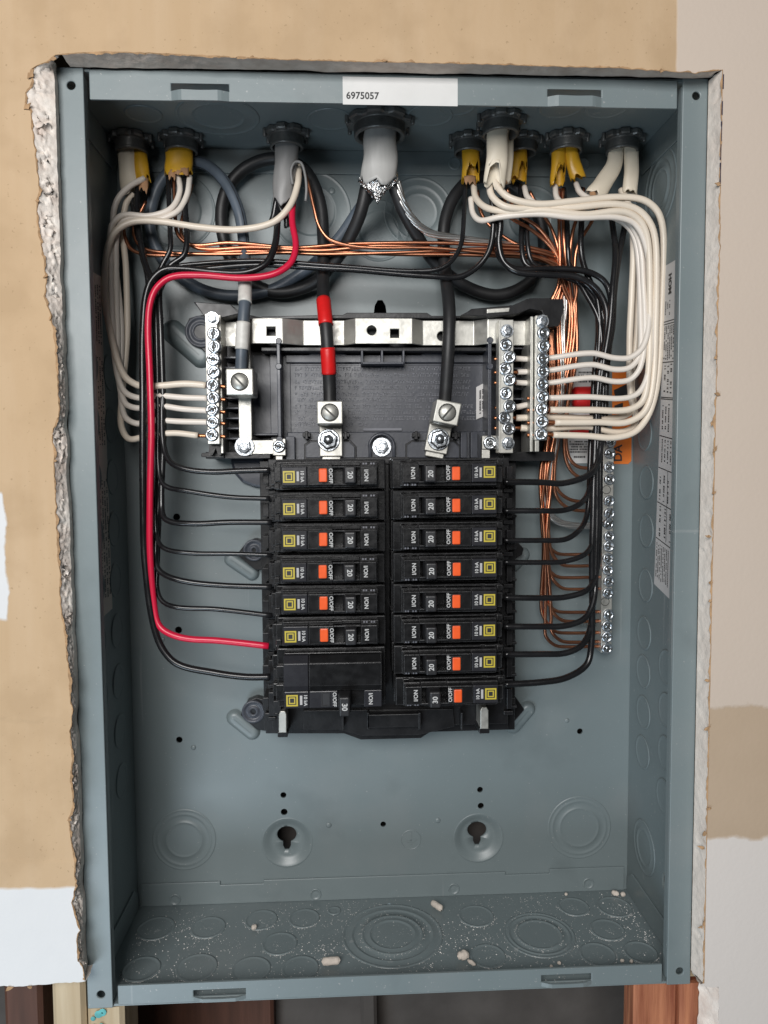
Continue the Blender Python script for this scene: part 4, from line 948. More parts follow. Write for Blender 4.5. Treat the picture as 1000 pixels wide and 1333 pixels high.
def make_single(amps, handle_u=40.6, dim=False):
    root = bpy.data.objects.new('breaker', None); COL.objects.link(root); root.empty_display_size = .01
    mb = MB(); b2(0, 149, -20.2, 20.2, 43, 66, mb); mb.build('body', 'breaker_black', root, bevel=.0008)
    mb = MB(); b2(1.5, 147, -19.4, 19.4, 65.5, 74, mb); mb.build('shoulder', 'breaker_black', root, bevel=.0007)
    mb = MB(); b2(11, 35, -16.5, 16, 73.5, 79.5, mb); mb.build('bezel', 'breaker_black', root, bevel=.0008)
    mb = MB(); b2(70.5, 140, -16.5, 16, 73.5, 79.5, mb); mb.build('bezel', 'breaker_black', root, bevel=.0008)
    mb = MB(); b2(35.1, 70.4, 11.4, 16, 73.5, 79.4, mb); mb.build('slot_wall', 'breaker_black', root, bevel=.0004)
    mb = MB(); b2(35.1, 70.4, -16.5, -12.2, 73.5, 79.4, mb); mb.build('slot_wall', 'breaker_black', root, bevel=.0004)
    mb = MB(); b2(12, 20, 16.6, 18.6, 73.5, 76.5, mb); b2(26, 120, 17, 19, 73.5, 76, mb); b2(126, 140, 16.8, 19, 73.5, 75.5, mb); mb.build('ridge', 'breaker_black', root, bevel=.0004)
    # face either side of the handle slot
    mb = MB(); b2(13.3, 35, -11.5, 13, 79, 84.6, mb); mb.build('face_plate', 'breaker_black', root, bevel=.0005)
    mb = MB(); b2(70.5, 104, -11.5, 13, 79, 84.6, mb); mb.build('face_plate', 'breaker_black', root, bevel=.0005)
    mb = MB(); b2(104.4, 137.5, -11.5, 13, 79, 84.6, mb); mb.build('label_plate', 'breaker_label', root, bevel=.0005)
    mb = MB(); b2(35.2, 70.3, 11.2, 13, 79, 84.4, mb); b2(35.2, 70.3, -11.5, -9.8, 79, 84.4, mb); mb.build('slot_edge', 'breaker_black', root, bevel=.0003)
    mb = MB(); b2(14, 22, -16.2, -12.5, 79, 80.6, mb); b2(24, 33, -16.2, -12.5, 79, 80.3, mb); b2(60, 138, -16, -12.6, 79, 80.8, mb); mb.build('lower_ledge', 'breaker_black', root, bevel=.0003)
    # pressed way numbers
    mb = MB()
    for a in (16, 19.5, 26, 29.5): b2(a, a + 2.2, -15.5, -13.2, 80.2, 80.75, mb)
    mb.build('way_numbers', 'emboss_edge', root)
    # handle: a tapered tilted toggle
    hu = handle_u; k = S; mb = MB()
    ya, yb = -(73.6 - 85) / 1000, -(92.5 - 85) / 1000
    vs = [((hu - 1.5) * k, ya, -11.5 * k), ((hu + 18) * k, ya, -11.5 * k), ((hu + 18) * k, ya, 11.5 * k), ((hu - 1.5) * k, ya, 11.5 * k),
          ((hu + .5) * k, yb, -10.8 * k), ((hu + 15) * k, yb, -10.8 * k), ((hu + 15) * k, yb, 10.8 * k), ((hu + .5) * k, yb, 10.8 * k)]
    mb.add(vs, [(0, 1, 5, 4), (1, 2, 6, 5), (2, 3, 7, 6), (3, 0, 4, 7), (4, 5, 6, 7), (3, 2, 1, 0)]); h = mb.build('handle', 'handle_grey', root, bevel=.0011, seg=3)
    local_text(MB_ := MB(), amps, .0043, hu + 8, 0, 92.55); MB_.build('amp_rating', 'white_print', h)
    # trip window
    mb = MB(); b2(76.6, 90.2, -9.6, 9.6, 84.4, 85.3, mb); tw = mb.build('window_frame', 'breaker_black', root, bevel=.0004)
    mb = MB(); b2(78, 88.8, -8.8, 8.8, 85.0, 86.4, mb); mb.build('trip_window', 'orange', tw, bevel=.0007)
    mb = MB(); local_text(mb, 'I/ON', .0034, 27.5, 1, 84.68); mb.build('on_mark', 'white_print', root)
    mb = MB(); local_text(mb, 'O/OFF', .0031, 73.6, 1, 84.68); mb.build('off_mark', 'white_print', root)
    mb = MB(); local_text(mb, '10 kA', .0029, 110.5, 1, 84.68); mb.build('kiloamp_mark', 'white_print', root)
    mb = MB(); rnd = random.Random(3); v_ = -5
    while v_ < 7.5: b2(114.6, 117.6, v_, v_ + .9, 84.55, 84.66, mb); v_ += 1.25
    mb.build('fine_print', 'paper_grey', root)
    logo(root)
    # wire terminal at the outer end
    mb = MB(); b2(147, 156, -6, 13, 46, 64, mb); b2(147, 153, -17, -9, 46, 60, mb); b2(147, 158, 14, 18, 46, 58, mb); mb.build('terminal', 'breaker_black', root, bevel=.0006)
    mb = MB(); b2(139, 148, -12, 8, 73.5, 77, mb); b2(142, 149, 10, 18, 70, 75.5, mb); mb.build('terminal_cover', 'breaker_black', root, bevel=.0005)
    return root
def make_double():
    root = bpy.data.objects.new('breaker', None); COL.objects.link(root); root.empty_display_size = .01
    # local v: zero between the two poles (unrotated; the left column turns it by 180 degrees)
    mb = MB(); b2(0, 149, -41, 41, 43, 66, mb); mb.build('body', 'breaker_black', root, bevel=.0008)
    mb = MB(); b2(1.5, 147, -40, 40, 65.5, 74, mb); mb.build('shoulder', 'breaker_black', root, bevel=.0007)
    mb = MB(); b2(6, 137, -37, 36, 73.5, 80, mb); mb.build('bezel', 'breaker_black', root, bevel=.0008)
    # sloped cover across both poles
    def wedge(u0, u1, name, m_):
        y0 = -(79.5 - 85) / 1000; ya = -(82.5 - 85) / 1000; yb = -(86.4 - 85) / 1000
        vs = [(u0 * S, y0, -36 * S), (u1 * S, y0, -36 * S), (u1 * S, y0, 12 * S), (u0 * S, y0, 12 * S), (u0 * S, ya, -35 * S), (u1 * S, ya, -35 * S), (u1 * S, yb, -26 * S), (u0 * S, yb, -26 * S), (u1 * S, yb, 4 * S), (u0 * S, yb, 4 * S), (u1 * S, -(84.6 - 85) / 1000, 12 * S), (u0 * S, -(84.6 - 85) / 1000, 12 * S)]
        fs = [(0, 1, 5, 4), (4, 5, 6, 7), (7, 6, 8, 9), (9, 8, 10, 11), (11, 10, 2, 3), (0, 4, 7, 9, 11, 3), (1, 2, 10, 8, 6, 5), (3, 2, 1, 0)]
        mb = MB(); mb.add(vs, fs); mb.build(name, m_, root, bevel=.0005, recalc=True)
    wedge(7.5, 103.5, 'cover', 'breaker_black'); wedge(104, 136.5, 'label_plate', 'breaker_label')
    for (u0, u1) in ((7.5, 31), (66, 103.5)):
        mb = MB(); b2(u0, u1, 12.4, 35, 79, 84.6, mb); mb.build('face_plate', 'breaker_label', root, bevel=.0005)
    mb = MB(); b2(104, 136.5, 12.4, 35, 79, 84.6, mb); mb.build('label_plate', 'breaker_label', root, bevel=.0005)
    mb = MB(); k = S; hu = 48; ya, yb = -(78 - 85) / 1000, -(95 - 85) / 1000
    vs = [((hu - 1) * k, ya, 13 * k), ((hu + 18) * k, ya, 13 * k), ((hu + 18) * k, ya, 38 * k), ((hu - 1) * k, ya, 38 * k), ((hu + 2) * k, yb, 14 * k), ((hu + 16) * k, yb, 14 * k), ((hu + 16) * k, yb, 40 * k), ((hu + 2) * k, yb, 40 * k)]
    mb.add(vs, [(0, 1, 5, 4), (1, 2, 6, 5), (2, 3, 7, 6), (3, 0, 4, 7), (4, 5, 6, 7), (3, 2, 1, 0)]); h = mb.build('handle', 'handle_grey', root, bevel=.0011, seg=3)
    local_text(MB_ := MB(), '30', .0046, hu + 9, 27, 95.05); MB_.build('amp_rating', 'white_print', h)
    mb = MB(); frame(mb, 76, 88, 14, 33, 1.6, 84.4, 85.1); tw = mb.build('window_frame', 'handle_grey', root)
    mb = MB(); b2(77.6, 86.4, 15.6, 31.4, 84.3, 84.75, mb); mb.build('trip_window', 'black_print', tw)
    mb = MB(); local_text(mb, 'I/ON', .0034, 22.5, 24, 84.68); mb.build('on_mark', 'white_print', root)
    mb = MB(); local_text(mb, 'O/OFF', .0031, 70.2, 24, 84.68); mb.build('off_mark', 'white_print', root)
    mb = MB(); local_text(mb, '10 kA', .0029, 108.5, 24, 84.68); mb.build('kiloamp_mark', 'white_print', root)
    mb = MB(); v_ = 18
    while v_ < 30.5: b2(112.6, 115.8, v_, v_ + .9, 84.55, 84.66, mb); v_ += 1.25
    mb.build('fine_print', 'paper_grey', root)
    logo(root, 24, 126)
    mb = MB()
    for v_ in (-20, 20): b2(147, 156, v_ - 6, v_ + 12, 46, 64, mb); b2(147, 153, v_ - 17, v_ - 9, 46, 60, mb)
    mb.build('terminal', 'breaker_black', root, bevel=.0006)
    mb = MB(); b2(137, 148, -18, -2, 73.5, 77, mb); b2(138, 149, 8, 30, 73.5, 76.5, mb); mb.build('terminal_cover', 'breaker_black', root, bevel=.0005)
    return root
def copy_tree(o, parent=None):
    c = o.copy(); COL.objects.link(c); c.parent = parent
    for ch in list(o.children): copy_tree(ch, c)
    return c
ORD = ['topmost', 'second', 'third', 'fourth', 'fifth', 'sixth', 'seventh', 'lowest']
proto = make_single('20'); proto30 = make_single('30', 43.5)
pr = P(511.4, 617, 85); pl = P(503.8, 617.5, 85)
first = True
GRP = 'single pole breakers plugged onto the base'
rs_ = random.Random(31)
for k in range(8):
    if k == 7: o = proto30
    else: o = proto if first else copy_tree(proto)
    first = False
    o.location = (pr.x + (.0004 if k == 7 else 0), BD, pr.z - k * PITCH - (.0008 if k == 7 else 0)); o.location.x += rs_.uniform(-.0003, .0004); o.location.y += rs_.uniform(-.0003, .0003); o.rotation_euler = (0, rs_.uniform(-.006, .006), rs_.uniform(-.006, .006))
    tag(o, ('orange window 30 amp single breaker, lowest in the column beside the ground bar' if k == 7 else f'{ORD[k]} 20 amp breaker in the column facing the ground bar'), 'breaker', GRP)
for k in range(6):
    o = copy_tree(proto); o.location = (pl.x - k * .00012 + rs_.uniform(-.0003, .0003), BD + rs_.uniform(-.0003, .0003), pl.z - k * PITCH); o.rotation_euler = (0, math.pi + rs_.uniform(-.006, .006), rs_.uniform(-.006, .006))
    tag(o, f'{ORD[k]} 20 amp breaker in the column above the double pole breaker' if k < 5 else '20 amp breaker fed by the red wire, just above the double pole breaker', 'breaker', GRP)
o = make_double(); o.location = (pl.x - .0006, BD, pl.z - 6.5 * PITCH); o.rotation_euler = (0, math.pi, 0)
tag(o, 'wide double pole 30 amp breaker with its handle off and no orange window', 'breaker')

# ================================================================== CABLE CONNECTORS IN THE TOP WALL
def connector(px, py, r_mm, label, dp=None):
    c = top_at(px, py); c.y = min(c.y, D - (r_mm + 1.5) / 1000 - .0012)
    t = thing('cable_connector', label, 'connector', (c.x, c.y, FT), 'cable connectors through the top of the box'); R = r_mm / 1000
    M = Matrix.Translation((c.x, c.y, FT - .0003)) @ Mdown
    # castellated locknut
    mb = MB(); K = 48; vs = []
    lob = 8
    for h, rr in ((0, 1.0), (.0008, 1.04), (.0030, 1.04), (.0038, .98)):
        for k in range(K):
            ph = (k / K * lob) % 1.0; rad = R * rr * (1.0 if ph < .62 else .86)
            a = 2 * math.pi * k / K; vs.append(M @ Vector((rad * math.cos(a), rad * math.sin(a), h)))
    fs = [(i * K + k, i * K + (k + 1) % K, (i + 1) * K + (k + 1) % K, (i + 1) * K + k) for i in range(3) for k in range(K)]
    inner = [M @ Vector((R * .78 * math.cos(2 * math.pi * k / K), R * .78 * math.sin(2 * math.pi * k / K), .0038)) for k in range(K)]
    o_ = len(vs); vs += inner; fs += [(3 * K + k, 3 * K + (k + 1) % K, o_ + (k + 1) % K, o_ + k) for k in range(K)]
    mb.add(vs, fs); mb.build('locknut', 'grey_cast', t, recalc=True)
    # threaded throat with a smooth mouth
    prof = [(R * .80, .0005)]
    for i in range(4): prof += [(R * .80, .0042 + i * .0013), (R * .75, .0048 + i * .0013)]
    prof += [(R * .80, .0096), (R * .79, .0108), (R * .70, .0112), (R * .66, .0100), (R * .64, .0010)]
    mb = MB(); mb.lathe(prof, M, 32, True, False); mb.build('throat', 'grey_cast', t)
    # tabs standing out from the nut
    for a in (0.25, math.pi - .25, math.pi + .5, -.5):
        mb = MB()
        q = Vector((math.cos(a) * R * 1.05, math.sin(a) * R * 1.05, .0022)); mb.lathe([(.0013, -.002), (.0013, .0022), (.0008, .003)], M @ Matrix.Translation(q), 8)
        mb.build('nut_tab', 'grey_cast', t)
    return c
C1 = connector(171, 177, 13.0, 'cable connector passing one white and one yellow cable')
C2 = connector(236, 176, 13.0, 'cable connector passing the yellow cable with torn brown paper')
C3 = connector(373, 170, 13.4, 'cable connector passing the grey cable with the red wire')
C4 = connector(494, 155, 20.0, 'oversized cable connector passing the thick grey service cable')
C5 = connector(610, 178, 12.0, 'cable connector passing a single narrow yellow cable next to the white pair')
C6 = connector(652, 152, 14.0, 'cable connector passing two white cables, nearer the room than its neighbours')
C7 = connector(680, 178, 11.6, 'cable connector mostly hidden behind the white cable pair')
C8 = connector(737, 176, 13.2, 'cable connector passing two yellow cables side by side')
C9 = connector(810, 176, 13.2, 'cable connector passing two white cables near the side wall')

# ================================================================== CABLE JACKETS
def jacket(name, label, pts, rw_mm, flat, material, jag=.0016, paper=None, seg=22, slit=None, group=None):
    """flattened sheath with a torn open end; pts world points"""
    path = spline(pts, 8); n_ = len(path); mb = MB(); rnd = random.Random(len(label) * 7 + seg)
    ref = Vector((0, 1, 0)); K = seg; vs = []; rows = []
    T = [(path[min(i + 1, n_ - 1)] - path[max(i - 1, 0)]).normalized() for i in range(n_)]
    jv = [rnd.uniform(-1, 1) for _ in range(K)]
    for layer in (0, 1):
        for i in range(n_):
            A = T[i].cross(ref).normalized(); B = A.cross(T[i]); t = i / (n_ - 1)
            R = (rw_mm[0] + (rw_mm[1] - rw_mm[0]) * t) / 1000 - layer * .0005
            fl = flat * (R + layer * .0005) - layer * .0005
            for k in range(K):
                a = 2 * math.pi * k / K; e = T[i] * (jv[k] * jag * max(0, (t - .82) / .18)); g = 1 + .035 * math.sin(3 * a + i * .5)
                if slit and t > slit[0] and abs(((a - slit[1] + math.pi) % (2 * math.pi)) - math.pi) < .5 * (t - slit[0]) / (1 - slit[0]) + .12:
                    e = e - T[i] * (.010 * (t - slit[0]) / (1 - slit[0]))
                vs.append(path[i] + A * (R * g * math.cos(a)) + B * (fl * g * math.sin(a)) + e)
    off = n_ * K; fs = []
    for i in range(n_ - 1):
        for k in range(K):
            k2 = (k + 1) % K; a = i * K + k; b = i * K + k2; c = a + K; d = b + K
            fs.append((a, c, d, b)); fs.append((a + off, b + off, d + off, c + off))
    e0 = (n_ - 1) * K
    for k in range(K): k2 = (k + 1) % K; fs.append((e0 + k, e0 + k + off, e0 + k2 + off, e0 + k2))
    t = thing(name, label, 'cable jacket', pts[0], group); mb.add(vs, fs, True); mb.build('sheath', material, t)
    if paper:
        for (dx, dz, w_, h_, sd) in paper:
            r2 = random.Random(sd); e = path[-1]; c = e + Vector((dx / 1000, -flat * rw_mm[1] / 1000 * .55, dz / 1000)); n2 = 7; m = MB(); vs = []
            for j in range(5):
                for i in range(n2 + 1):
                    tt = i / n2; x = (tt - .5) * w_ / 1000; z = -j / 4 * h_ / 1000 + (r2.uniform(-1, 1) * h_ / 3200 if j == 4 else 0)
                    vs.append(c + Vector((x, -.0012 * math.sin(math.pi * tt) - .0004 * j + r2.uniform(-.0003, .0003), z)))
            fs = [(j * (n2 + 1) + i, j * (n2 + 1) + i + 1, (j + 1) * (n2 + 1) + i + 1, (j + 1) * (n2 + 1) + i) for j in range(4) for i in range(n2)]
            m.add(vs, fs, True); po = m.build('kraft_paper', 'kraft', t); sm_ = po.modifiers.new('thick', 'SOLIDIFY'); sm_.thickness = .0003
    return t
def hang(c, dx, px_list):
    """points from the connector mouth down through photo pixels at the connector's own depth"""
    dd = (D - c.y) * 1000
    out = [Vector((P(px_list[0][0], px_list[0][1], dd).x, c.y, FT - .001))]
    for q in px_list: out.append(P(q[0], q[1], q[2] if len(q) > 2 else dd))
    return out
GY = 'cable jackets stripped below the connectors'
jacket('cable_jacket', 'flat white jacket sharing its connector with a torn yellow one', hang(C1, 0, [(166, 190), (168, 225), (171, 248)]), (6.2, 6.6), .55, 'white_jacket', group=GY)
jacket('cable_jacket', 'narrow torn yellow jacket beside a flat white jacket', hang(C1, 0, [(181, 190, 19), (184, 215, 20), (187, 236, 20)]), (4.4, 4.8), .7, 'yellow_jacket', .0035, [(0.5, 1.5, 6, 9.5, 4)], group=GY)
jacket('cable_jacket', 'wide yellow jacket with torn brown paper and two white wires', hang(C2, 0, [(233.5, 190), (233, 210), (233, 226)]), (8.8, 9.0), .55, 'yellow_jacket', .0028, [(2.5, 3.5, 9, 5.5, 5), (-3.6, 1, 4.5, 6, 6)], group=GY)
tg = jacket('cable_jacket', 'long grey jacket slit open over red, white, black and bare wires', hang(C3, 0, [(374, 190), (372, 215), (369, 245), (368, 266)]), (8.2, 6.4), .7, 'grey_jacket', .004, group=GY)
jacket('cable_jacket', 'thick pale grey service cable jacket ending in crumpled foil', hang(C4, 0, [(495, 178), (495, 205), (493, 236)]), (9.6, 11.4), .62, 'pale_grey_jacket', .005, group=GY)
jacket('cable_jacket', 'single narrow yellow jacket left of the forward white pair', hang(C5, 0, [(613, 190), (613, 215), (613, 234)]), (5.6, 6.0), .6, 'yellow_jacket', .003, [(-1, 1.5, 7.5, 5.5, 8)], slit=(.55, 4.9), group=GY)
jacket('cable_jacket', 'broad white jacket split at its end, forward of the yellow ones', hang(C6, 0, [(648, 172), (647, 205), (644, 240)]), (6.4, 7.0), .55, 'white_jacket', .003, slit=(.6, 4.4), group=GY)
jacket('cable_jacket', 'slim white jacket tucked behind the broad split white jacket', hang(C6, 0, [(660, 172, 45), (659, 205, 45), (656, 238, 44)]), (4.4, 4.6), .6, 'white_jacket', .002, [(-.5, 1.5, 4.5, 3.5, 10)], group=GY)
jacket('cable_jacket', 'yellow jacket hanging just behind the white pair', hang(C7, 0, [(675, 190), (675, 214), (674, 236)]), (5.6, 6.0), .6, 'yellow_jacket', .003, slit=(.6, 5.2), group=GY)
jacket('cable_jacket', 'straight yellow jacket of the side by side yellow pair', hang(C8, 0, [(728, 190), (727, 214), (726, 238)]), (4.6, 5.0), .7, 'yellow_jacket', .0025, slit=(.7, 4.9), group=GY)
jacket('cable_jacket', 'leaning yellow jacket of the side by side yellow pair', hang(C8, 0, [(743, 190), (746, 212), (753, 232)]), (4.4, 5.2), .7, 'yellow_jacket', .0025, group=GY)
jacket('cable_jacket', 'white jacket bending aside above the white wire bundle', hang(C9, 0, [(803, 190), (799, 215), (786, 238), (774, 254)]), (4.2, 6.6), .55, 'white_jacket', .002, [(-2, 1, 4, 3, 12)], group=GY)
jacket('cable_jacket', 'straight white jacket next to the bare side wall', hang(C9, 0, [(822, 190), (822, 220), (820, 252)]), (4.8, 5.0), .6, 'white_jacket', .002, group=GY)
# foil shield of the service cable
c = P(492, 245, 46); mb = MB(); rnd = random.Random(2); nx_, nz_ = 26, 20; vs = []
for j in range(nz_ + 1):
    for i in range(nx_ + 1):
        u_, v_ = i / nx_, j / nz_
        half = .0125 * (1 - max(0, v_ - .45) * 1.35)
        x = (u_ - .5) * 2 * half + (.002 if v_ < .3 else 0) * (1 - u_)
        y = -.0075 * math.cos((u_ - .5) * 2.6) + .0028 * noise.noise(Vector((u_ * 9, v_ * 8, 3))) + .0012 * noise.noise(Vector((u_ * 23, v_ * 21, 8)))
        z = .0095 - .022 * v_ * (1 - .35 * abs(u_ - .45) * 2) + .0012 * noise.noise(Vector((u_ * 15, v_ * 15, 5)))
        vs.append(c + Vector((x, y, z)))
mb.add(vs, [(j * (nx_ + 1) + i, j * (nx_ + 1) + i + 1, (j + 1) * (nx_ + 1) + i + 1, (j + 1) * (nx_ + 1) + i) for j in range(nz_) for i in range(nx_)], False)
fo = mb.build('foil_shield', 'foil'); tag(fo, 'crumpled silver foil hanging out of the service cable jacket', 'foil')
sm_ = fo.modifiers.new('thick', 'SOLIDIFY'); sm_.thickness = .0002

# ================================================================== WIRES
def wire(name, label, pp, r_mm, material, cat='wire', group=None, tip=None, seg=10, n=8, wob=0.00045):
    pts = pxpath(pp); path = spline(pts, n)
    if wob:
        for i, p in enumerate(path[:-1]): p += Vector((noise.noise(p * 25), noise.noise(p * 25 + Vector((9, 9, 9))), noise.noise(p * 25 + Vector((3, 1, 7))))) * wob
    ph = len(label) * 1.7; mb = MB(); mb.tube(path, [r_mm / 1000 * (1 + .035 * noise.noise(p * 60 + Vector((ph, 0, 0)))) for p in path], seg)
    if tip is None:
        return tag(mb.build(name, material), label, cat, group), path
    t = thing(name, label, cat, pts[0], group); mb.build('insulation', material, t)
    tp = pxpath([pp[-1]] + tip); m2 = MB(); m2.tube(spline(tp, 3), r_mm / 1000 * .56, 8); m2.build('bare_tip', 'copper_tip', t)
    return t, path
NUM = ['first', 'second', 'third', 'fourth', 'fifth', 'sixth', 'seventh', 'eighth', 'ninth']
# --- neutral whites to the bar by the grey lug
GW = 'white neutral wires'
LW = [
 ([(389, 216, 27), (388, 240, 33), (378, 268, 38), (355, 290, 38), (310, 299, 36), (260, 296, 36), (205, 288, 36), (170, 289, 37), (148, 304, 38), (138, 335, 38), (137, 390, 40), (148, 450, 44), (163, 490, 46), (185, 503, 47), (210, 502, 47), (240, 500, 46), (268, 502, 46)], 'longest white wire, crossing from the grey jacket to the top of five on the bar', 2.15),
 ([(232, 228, 20), (234, 250, 26), (222, 272, 32), (195, 281, 34), (160, 280, 34), (145, 295, 34), (144, 340, 34), (146, 410, 38), (151, 475, 42), (162, 509, 45), (182, 518, 46), (205, 515, 46), (240, 518, 46), (270, 519, 46)], 'white wire from the wide yellow jacket landing second of five on the bar', 1.9),
 ([(247, 230, 21), (243, 255, 27), (230, 276, 32), (200, 287, 34), (168, 284, 33), (153, 300, 32), (151, 345, 32), (153, 420, 36), (155, 490, 40), (163, 524, 44), (180, 531, 46), (205, 528, 46), (240, 533, 46), (271, 535, 46)], 'outer white wire from the wide yellow jacket landing third of five on the bar', 1.9),
 ([(188, 232, 23), (168, 243, 28), (152, 262, 30), (147, 290, 29), (150, 340, 29), (158, 420, 33), (158, 500, 38), (162, 540, 43), (178, 551, 46), (200, 547, 46), (235, 549, 46), (272, 550, 46)], 'white wire curling out of the narrow torn yellow jacket, fourth of five on the bar', 1.9),
 ([(173, 252, 22), (164, 266, 24), (160, 300, 24), (164, 350, 26), (166, 430, 30), (160, 510, 36), (158, 552, 42), (168, 571, 46), (190, 568, 47), (225, 564, 47), (258, 567, 46)], 'white wire from the flat white jacket, lowest of five on the bar', 2.0)]
for i, (pp, lb_, r_) in enumerate(LW):
    y = pp[-1][1]; wire('white_wire', lb_, pp, r_, 'white_wire_cool' if i in (1, 2, 3) else 'white_wire', group=GW, tip=[(pp[-1][0] + 12, y + .5, 45.5), (289, y + 1, 45), (294, y + 1.5, 45)], seg=12)
# --- neutral whites to the paired bars
RW = [
 ([(641, 226, 46), (648, 243, 50), (664, 258, 53), (700, 266, 54), (745, 262, 54), (800, 257, 54), (838, 261, 54), (858, 280, 52), (864, 320, 50), (861, 410, 48), (856, 490, 48), (846, 535, 48), (828, 561, 48), (800, 570, 48), (765, 568, 47), (720, 566, 46)], 'outermost white wire, lowest on the outer paired bar', 2.15, 'R2'),
 ([(636, 236, 46), (641, 256, 49), (660, 270, 52), (700, 272, 52), (745, 270, 53), (800, 266, 55), (832, 275, 55), (850, 300, 54), (855, 350, 52), (853, 430, 50), (849, 500, 50), (839, 535, 50), (815, 550, 49), (780, 550, 48), (722, 550, 46)], 'white wire second from lowest on the outer paired bar', 2.15, 'R2'),
 ([(617, 241, 24), (620, 258, 34), (635, 271, 44), (665, 276, 50), (710, 274, 53), (760, 279, 54), (812, 276, 55), (836, 292, 54), (845, 330, 52), (846, 420, 50), (843, 490, 51), (836, 522, 51), (815, 534, 50), (770, 534, 48), (716, 533.5, 46)], 'white wire third from lowest on the outer paired bar', 2.1, 'R2'),
 ([(613, 258, 30), (616, 278, 36), (626, 287, 42), (650, 283, 48), (700, 279, 52), (750, 283, 54), (800, 283, 54), (826, 292, 53), (840, 318, 52), (847, 360, 50), (848, 440, 50), (842, 490, 51), (830, 512, 51), (808, 519, 50), (765, 517, 48), (714, 518, 46)], 'white wire with a sharp elbow, fourth from lowest on the outer paired bar', 1.85, 'R2'),
 ([(683, 244, 26), (688, 258, 34), (710, 271, 42), (770, 279, 48), (815, 288, 48), (832, 315, 47), (838, 370, 48), (839, 440, 50), (833, 478, 51), (820, 494, 50), (800, 497, 49), (770, 492, 47), (713, 499, 43), (692, 499, 38), (672, 498, 37)], 'white wire from the yellow jacket behind the white pair to the inner paired bar', 1.85, 'R1'),
 ([(723, 242, 25), (727, 260, 34), (755, 276, 43), (800, 284, 45), (823, 303, 45), (832, 345, 45), (834, 420, 48), (832, 462, 50), (820, 478, 50), (800, 481, 49), (770, 475, 47), (713, 483, 43), (692, 484, 38), (674, 484.5, 37)], 'white wire from the straight yellow jacket to the inner paired bar', 1.85, 'R1'),
 ([(750, 239, 27), (757, 252, 35), (785, 268, 43), (818, 284, 46), (838, 320, 46), (845, 380, 48), (844, 425, 51), (836, 452, 52), (820, 465, 51), (800, 466, 50), (770, 460, 48), (713, 467, 43), (692, 468, 38), (671, 467, 37)], 'white wire from the leaning yellow jacket, topmost on the inner paired bar', 1.85, 'R1'),
 ([(778, 252, 28), (795, 262, 34), (815, 274, 37), (824, 305, 38), (823, 380, 38), (819, 450, 36), (821, 515, 36), (828, 545, 38), (822, 558, 40), (800, 563, 42), (765, 556, 42), (713, 558, 40), (694, 558, 38), (678, 557, 37)], 'white wire from the bending white jacket, lowest on the inner paired bar', 2.15, 'R1'),
 ([(808, 247, 27), (816, 262, 32), (827, 290, 34), (831, 340, 35), (829, 430, 34), (822, 500, 33), (824, 530, 35), (812, 542, 38), (780, 545, 40), (713, 543, 40), (694, 543.5, 38), (672, 544, 37)], 'white wire from the straight white jacket to the inner paired bar', 2.15, 'R1')]
for i, (pp, lb_, r_, dst) in enumerate(RW):
    x, y, d = pp[-1]
    tip = [(x - 8, y, d), (692, y + .5, 45), (686, y + .5, 45)] if dst == 'R2' else [(662, y, d), (650, y, 40), (643, y + .5, 40)]
    wire('white_wire', lb_, pp, r_, 'white_wire' if i in (0, 1, 2, 7, 8) else 'white_wire_cool', group=GW, tip=tip, seg=12)
wire('white_wire', 'short white wire stub slanting between the paired bars', [(700, 524, 37), (690, 526, 37), (672, 530, 37)], 1.9, 'white_wire_cool', group=GW, tip=[(664, 531, 38), (644, 531, 40)])
